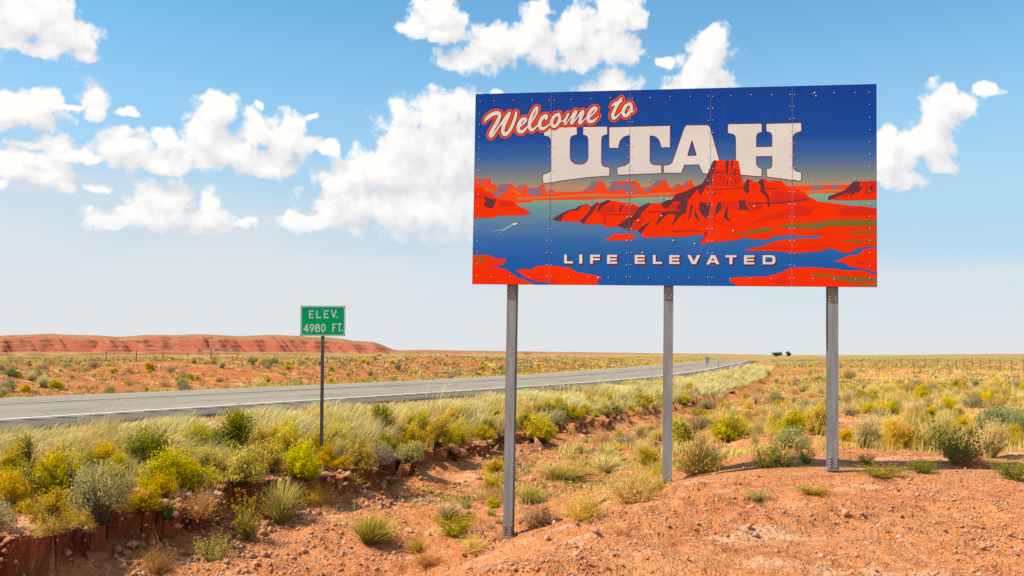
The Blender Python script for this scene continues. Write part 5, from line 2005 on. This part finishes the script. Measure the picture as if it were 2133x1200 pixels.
# ------------------------------------------------------------------ masses of grass and far brush
def far_brush():
    """brush on the far plain, too small to tell apart"""
    g = np.random.RandomState(77)
    pal = [((0.44, 0.35, 0.04), 2.6), ((0.50, 0.34, 0.08), 3), ((0.62, 0.42, 0.04), 1.3), ((0.36, 0.33, 0.16), 2.5), ((0.22, 0.22, 0.08), 1.5), ((0.42, 0.25, 0.11), 3.2), ((0.70, 0.55, 0.20), 2)]
    pc = np.array([p[0] for p in pal])
    pw = np.array([p[1] for p in pal])
    pw = pw / pw.sum()
    n = 56000
    y = 18 * (420 / 18.0) ** (g.rand(n) ** 0.75)
    x = y * g.uniform(-.6, .6, n)
    r, yf = road_coords(x, y)
    ok = ((r > lip_far(y) + .9) & (y > 18.0 - .165 * x)) | (r < -10.8)
    ok &= fbm(x * .06, y * .035, 4, 91) > g.uniform(-.16, .20, n)
    ok |= (r < -10.8) & (y < 150) & (g.rand(n) < .55)
    ok |= (g.rand(n) < 0.08) & ((r < -10.8) | (r > 9)) & (y > 60)
    x, y = x[ok], y[ok]
    n = len(x)
    z = height(x, y)
    w = g.uniform(.35, 1.0, n) * np.interp(y, [20, 60, 75], [.38, .5, 1.0])
    ci = g.choice(len(pal), n, p=pw)
    m = 14
    d = g.normal(size=(n, m, 3))
    d /= np.linalg.norm(d, axis=2, keepdims=True)
    d[:, :, 2] = np.abs(d[:, :, 2]) * .62
    pos = np.stack([x, y, z], 1)[:, None] + d * (w * .5)[:, None, None] * g.uniform(.55, 1, (n, m, 1))
    col = np.repeat(pc[ci], m, axis=0) * (1 + g.normal(0, .2, (n * m, 1)))
    V, F, C = leaves(pos.reshape(-1, 3), np.repeat(w * .15, m), np.clip(col, .02, .8), .3, g)
    o = link('distant_brush', tri_mesh('distant_brush', V, F, M_MASS, C))
    tag(o, 'mass of small desert brush far across the plain', 'brush', None, 'stuff')


def lip_far(y):
    return np.interp(y, _LY, _LR)


far_brush()


def bank_scrub():
    g = np.random.RandomState(177)
    n = 15000
    y = 10.5 * (120 / 10.5) ** g.rand(n)
    xl, ph = road_frame(y)
    rr = g.uniform(2.9, 10.5, n)
    x = xl + rr * np.cos(ph)
    yy = y - rr * np.sin(ph)
    r, _ = road_coords(x, yy)
    lip = lip_far(yy)
    d = fbm(x * .9, yy * .9, 4, 178)
    ok = (yy > 9) & (np.abs(x / np.maximum(yy, 1)) < .58)
    ok &= ((r < lip - .05) & (d > -.12)) | ((r > lip + .5) & (yy > 18) & (d > .10)) | ((np.abs(r - lip) < .25) & (d > -.02)) | ((r > lip + .3) & (yy > 34) & (d > -.14))
    x, yy, r = x[ok], yy[ok], r[ok]
    n = len(x)
    z = height(x, yy)
    w = g.gamma(3.0, .055, n) + .08
    pal = np.array([(0.46, 0.36, 0.04), (0.50, 0.36, 0.09), (0.66, 0.51, 0.19), (0.46, 0.28, 0.12), (0.30, 0.29, 0.07), (0.60, 0.38, 0.10)])
    ci = g.choice(6, n, p=[.25, .2, .22, .14, .11, .08])
    m = 26
    dr = g.normal(size=(n, m, 3))
    dr /= np.linalg.norm(dr, axis=2, keepdims=True)
    dr[:, :, 2] = np.abs(dr[:, :, 2]) * .75
    root = np.stack([x, yy, z - .01], 1)[:, None] + 0 * dr
    tip = root + dr * (w * .55)[:, None, None] * g.uniform(.5, 1.1, (n, m, 1))
    mid = (root + tip) / 2 + np.array([0, 0, .02])
    c = np.repeat(pal[ci], m, 0) * (1 + g.normal(0, .18, (n * m, 1)))
    c = np.clip(c, .02, .85)
    V, F, C = blades(root.reshape(-1, 3), mid.reshape(-1, 3), tip.reshape(-1, 3), np.repeat(w * .022, m), c * .75, c, 1, g)
    o = link('bank_scrub', tri_mesh('bank_scrub', V, F, M_MASS, C))
    tag(o, 'low tangled scrub knitting the roadside bank and gully sides', 'scrub', None, 'stuff')


bank_scrub()


def grass_mass(name, label, n, ysamp, rlo, rhi, hgt, c0, c1, seed, lean=.45, w=.0045, dens=None, xr=None):
    g = np.random.RandomState(seed)
    y = ysamp(g, n)
    u = g.rand(n)
    if xr is None:
        lo, hi = rlo(y), rhi(y)
        rr = lo + (hi - lo) * u
        xl, ph = road_frame(y)
        x = xl + rr * np.cos(ph)
        yy = y - rr * np.sin(ph)
    else:
        x, yy = xr(g, n, y)
        rr, _ = road_coords(x, yy)
    ok = (yy > 5) & (np.abs(x / np.maximum(yy, .1)) < .60)
    if dens is not None:
        ok &= dens(x, yy, rr, g)
    x, yy, rr = x[ok], yy[ok], rr[ok]
    n = len(x)
    # grass grows in clumps
    z = height(x, yy)
    ch = 0.75 + 0.9 * fbm(x * .8, yy * .8, 3, seed + 2)
    H = hgt * np.clip(ch, .35, 1.4) * g.uniform(.6, 1.15, n)
    H = H * (np.interp(rr, [1.9, 3.3], [.55, 1.0]) if name == 'roadside_grass' else 1.0)
    gust = lean * (0.8 + 0.8 * fbm(x * .5, yy * .5, 2, seed + 5))
    p0 = np.stack([x, yy, z - .02], 1)
    ang = g.normal(0, .55, n)
    ln = H * np.clip(gust + g.normal(0, .16, n), -.2, 1.1)
    p2 = p0 + np.stack([ln * np.cos(ang), ln * np.sin(ang), H * np.clip(1.02 - .35 * np.abs(gust), .4, 1)], 1)
    p1 = p0 + np.stack([ln * .12 * np.cos(ang), ln * .12 * np.sin(ang), H * .72], 1)
    ww = w * np.clip(yy / 20.0, .8, 4.5) * g.uniform(.7, 1.3, n)
    hue = fbm(x * .45, yy * .45, 3, seed + 8)[:, None]
    k0 = np.asarray(c0)[None] * (1 + g.normal(0, .15, (n, 1)))
    k1 = np.asarray(c1)[None] * (1 + g.normal(0, .10, (n, 1)))
    green = np.array([[.42, .34, .045]])
    k1 = k1 + (green - k1) * np.clip(hue * 2.2 + .08, 0, .75)
    V, F, C = blades(p0, p1, p2, ww, np.clip(k0, .02, .8), np.clip(k1, .02, .85), 2, g)
    o = link(name, tri_mesh(name, V, F, M_MASS, C))
    tag(o, label, 'grass', None, 'stuff')


ysm = lambda a, b, p: (lambda g, n: a * (b / a) ** (g.rand(n) ** p))
grass_mass('roadside_grass', 'long pale windblown grass along the near shoulder of the highway', 140000, ysm(9, 130, 1.0), lambda y: np.interp(y, [10, 17, 24, 34, 60], [2.05, 2.0, 1.95, 1.9, 1.9]), lambda y: np.interp(y, [10, 25, 60, 130], [4.5, 4.3, 4.4, 5.2]),
           .50, (0.56, 0.41, 0.11), (0.90, 0.75, 0.34), 101, .6,
           dens=lambda x, y, r, g: g.rand(len(x)) < np.clip(0.95 - ss(r, 3.0, 4.8) * .8 + 1.7 * fbm(x * .6, y * .6, 4, 104), .14, 1))
grass_mass('tall_stalks', 'sparse tall seed stalks bending above the roadside grass', 5200, ysm(9, 90, 1.0), lambda y: np.full_like(y, 2.0), lambda y: np.full_like(y, 4.6),
           .92, (0.50, 0.38, 0.14), (0.88, 0.74, 0.42), 151, .75, w=.0032, dens=lambda x, y, r, g: fbm(x * .6, y * .6, 3, 154) > -.02)
grass_mass('bank_grass', 'thin dry grass between the shrubs of the near bank', 16000, ysm(10, 60, 1.0), lambda y: np.full_like(y, 3.2), lambda y: lip_far(y) - .05,
           .36, (0.44, 0.33, 0.08), (0.72, 0.56, 0.19), 111, .35, dens=lambda x, y, r, g: fbm(x * .9, y * .9, 3, 114) > .02)
grass_mass('far_shoulder_grass', 'yellow-green grass strip along the far road edge', 22000, ysm(20, 240, 1.0), lambda y: np.full_like(y, -11.2), lambda y: np.full_like(y, -9.1),
           .34, (0.42, 0.35, 0.06), (0.70, 0.55, 0.11), 121, .3, w=.006)
grass_mass('desert_grass', 'thin straw grass scattered over the open desert right of the gully', 100000, ysm(17, 130, .9), None, None, .34, (0.54, 0.40, 0.09), (0.80, 0.62, 0.20), 131, .3, w=.005,
           xr=lambda g, n, y: (y * g.uniform(-.1, .58, n), y),
           dens=lambda x, y, r, g: (r > lip_far(y) + 1.2) & (y > 18.0 - .165 * x) & (fbm(x * .55, y * .55, 4, 134) > .0 + .15 * g.rand(len(x))))
grass_mass('gully_grass', 'sparse dry grass along the gully sides', 6000, ysm(12, 50, 1.0), lambda y: lip_far(y) + .9, lambda y: np.full_like(y, 11.5), .26, (0.50, 0.36, 0.14), (0.74, 0.57, 0.26), 141, .2,
           dens=lambda x, y, r, g: (fbm(x * .6, y * .6, 4, 144) > .12) & (y > 16.3 - .165 * x))


# ------------------------------------------------------------------ stones
def stone_mesh(seed, sub=2):
    import bmesh
    g = np.random.RandomState(seed)
    bm = bmesh.new()
    bmesh.ops.create_icosphere(bm, subdivisions=sub, radius=1.0)
    V = np.array([v.co[:] for v in bm.verts])
    F = np.array([[v.index for v in f.verts] for f in bm.faces])
    bm.free()
    # chip flat faces off a ball
    for _ in range(9):
        nrm = g.normal(size=3)
        nrm /= np.linalg.norm(nrm)
        d = g.uniform(.38, .75)
        s = V @ nrm
        V = V - np.clip(s - d, 0, None)[:, None] * nrm[None]
    V *= np.array([1, g.uniform(.65, .95), g.uniform(.45, .7)])
    return V, F


ST = [stone_mesh(s) for s in range(8)]
SM = []
stc = [(0.50, 0.21, 0.10), (0.58, 0.30, 0.17), (0.42, 0.14, 0.06), (0.56, 0.28, 0.16)]
for i, (v, f) in enumerate(ST):
    SM.append(tri_mesh('stone', v, f, M_STONE, np.repeat(np.array([stc[i % 4]]), len(v), 0)))


def stone(px_, py_, w, label, group=None, name='stone', k=None, tilt=.3):
    x, y, z = hit(px_, py_)
    s = y / FPX * w * .5
    o = link(name, SM[prnd.randrange(8) if k is None else k])
    o.location = (x, y, z + s * .18)
    o.scale = (s, s, s)
    o.rotation_euler = (prnd.uniform(-tilt, tilt), prnd.uniform(-tilt, tilt), prnd.uniform(0, 6.28))
    tag(o, label, 'stone' if name == 'stone' else 'boulder', group)
    return o


bo_ = stone(1124, 932, 44, 'large slanted boulder in the gully behind the left post', name='boulder', k=1)
bo_.rotation_euler = (0.2, 0.7, 0.4)
for a in [(944, 950, 40, 'pale boulder at the bank left of the left post'), (960, 958, 34, 'reddish boulder beside the pale one at the bank'), (645, 1085, 36, 'flat topped stone in the gully below the elevation sign'),
          (893, 1118, 30, 'pale stone in the gully left of the olive mat'), (855, 1112, 26, 'whitish stone right of the gully grass tuft'), (915, 1028, 24, 'pale stone in the gully left of the left post'),
          (550, 1160, 34, 'cream stone on the gully floor at lower left'), (520, 1165, 28, 'dark red stone on the gully floor at lower left'), (632, 1152, 20, 'small red stone on the gully floor'),
          (1140, 1125, 26, 'white stone right of the left post foot'), (1240, 1115, 26, 'pale stone on the slope right of the left post'), (1560, 1102, 26, 'pale flat stone on the dirt below the right post'),
          (1618, 1152, 18, 'white stone on the bare dirt in front'), (1762, 1078, 26, 'flat pale slab on the bare dirt in front'), (1160, 975, 30, 'pale stone beside the slanted boulder'),
          (1300, 862, 22, 'pale rock in the far gully'), (1110, 1000, 22, 'small stone right of the left post')]:
    stone(*a)
for i in range(60):
    while True:
        q, p = prnd.uniform(420, 1330), prnd.uniform(870, 1195)
        x, y, z = hit(q, p)
        r, yf = road_coords(np.array([x]), np.array([y]))
        if lip_at(y) + .4 < r[0] < 10.4:
            break
    w = prnd.uniform(9, 20)
    col = 'left of the sign' if q < 670 else 'below the sign' if q < 760 else 'by the grass tuft' if q < 860 else 'by the left post' if q < 1055 else 'between the posts'
    dep = 'at the bottom edge' if p > 1120 else 'midway' if p > 1000 else 'far up the gully'
    stone(q, p, w, ('pebble sized' if w < 12 else 'small' if w < 16 else 'fist sized') + ' red rock in the gully ' + col + ', ' + dep, 'rocks on the gully floor')
for i in range(40):
    q, p = prnd.uniform(1050, 2120), prnd.uniform(1030, 1196)
    col = 'right of the left post' if q < 1390 else 'below the middle post' if q < 1560 else 'below the right post' if q < 1800 else 'near the right edge'
    dep = 'at the bottom edge' if p > 1150 else 'midway' if p > 1080 else 'close to the posts'
    stone(q, p, prnd.uniform(7, 15), 'small stone on the bare red dirt ' + col + ', ' + dep, 'stones on the bare dirt')


def gravel():
    g = np.random.RandomState(9)
    import bmesh
    v0 = np.array([(1, .1, 0), (-.9, -.1, .1), (.1, .9, .05), (0, -1, -.05), (.15, .1, .75), (0, 0, -.7)])
    f0 = np.array([(0, 2, 4), (2, 1, 4), (1, 3, 4), (3, 0, 4), (2, 0, 5), (1, 2, 5), (3, 1, 5), (0, 3, 5)])
    n = 130000
    y = 6.8 * (30 / 6.8) ** g.rand(n)
    x = y * g.uniform(-.57, .57, n)
    r, yf = road_coords(x, y)
    inG = (r > lip_far(y) + .05) & (r < 10.5)
    front = (r >= 10.5) & (y < 16.4 - .165 * x)
    bank = (r > 4.4) & (r <= lip_far(y) + .05)
    back = (r >= 10.5) & (y >= 16.4 - .165 * x) & (g.rand(n) < .35)
    dn = fbm(x * .7, y * .7, 4, 15)
    ok = (inG & (dn > -.15)) | (front & (dn > g.uniform(-.5, .4, n))) | (bank & (dn > -.1)) | back
    x, y, r = x[ok], y[ok], r[ok]
    inG = inG[ok]
    n = len(x)
    s = g.gamma(1.3, .0062, n) + .004
    lipd = np.abs(r - lip_far(y) - .3)
    s = np.where(inG, s * 1.5, s)
    s = np.where((lipd < .6) & (g.rand(n) < .4), s * 2.5, s)
    s = np.clip(s, .005, .10)
    z = height(x, y)
    a = g.uniform(0, 6.28, n)
    ca, sa = np.cos(a), np.sin(a)
    sq = g.uniform(.6, 1.1, (n, 3)) * s[:, None]
    P = v0[None] * sq[:, None, :]
    X = P[:, :, 0] * ca[:, None] - P[:, :, 1] * sa[:, None] + x[:, None]
    Y = P[:, :, 0] * sa[:, None] + P[:, :, 1] * ca[:, None] + y[:, None]
    Z = P[:, :, 2] + (z + s * .12)[:, None]
    V = np.stack([X, Y, Z], -1).reshape(-1, 3)
    k = len(v0)
    F = (f0[None] + (np.arange(n) * k)[:, None, None]).reshape(-1, 3)
    pal = np.array([(0.52, 0.22, 0.10), (0.60, 0.32, 0.18), (0.42, 0.13, 0.055), (0.66, 0.43, 0.30), (0.34, 0.11, 0.05)])
    C = np.repeat(pal[g.choice(5, n, p=[.32, .26, .2, .12, .10])] * (1 + g.normal(0, .12, (n, 1))), k, axis=0)
    o = link('gravel', tri_mesh('gravel', V, F, M_STONE, np.clip(C, .02, .8)))
    tag(o, 'loose red gravel strewn over the gully and the bare dirt', 'gravel', None, 'stuff')


gravel()


# ------------------------------------------------------------------ two trees on the horizon
def far_tree(px_, wpx, hpx, label):
    y = 620.0
    d = ray(px_, 741)
    x = d[0] / d[1] * y
    z = zat(x, y)
    s = y / FPX
    w, h = wpx * s, hpx * s
    top = 1.7 + (740.5 - (740.5 - hpx)) * s
    h = top - z
    o = empty('tree', (x, y, z))
    tag(o, label, 'tree')
    g = np.random.RandomState(int(px_))
    mb = MB()
    mb.cyl((0, 0, -.3), (.1, 0, h * .5), .28, .16, 7)
    for k in range(4):
        a = k * 1.6
        mb.cyl((.1, 0, h * .4), (math.cos(a) * w * .28, math.sin(a) * w * .2, h * .72), .12, .05, 5)
    mb.build('trunk', mat_plain('tree_bark', (0.10, 0.075, 0.05, 1), 0.9), o)
    n = 1800
    c = g.normal(size=(9, 3)) * np.array([w * .2, w * .15, h * .16]) + np.array([0, 0, h * .52])
    k = g.randint(0, 9, n)
    pos = c[k] + g.normal(size=(n, 3)) * np.array([w * .12, w * .1, h * .16])
    V, F, C = leaves(pos, .32, jit((0.11, 0.12, 0.065), n, g), .3, g)
    link('crown', tri_mesh('crown', V, F, M_PLANT, C), o)


far_tree(1618, 17, 6.5, 'wider dark tree on the horizon left of the right billboard post')
far_tree(1642, 9, 5.5, 'smaller dark tree on the horizon next to the wider one')
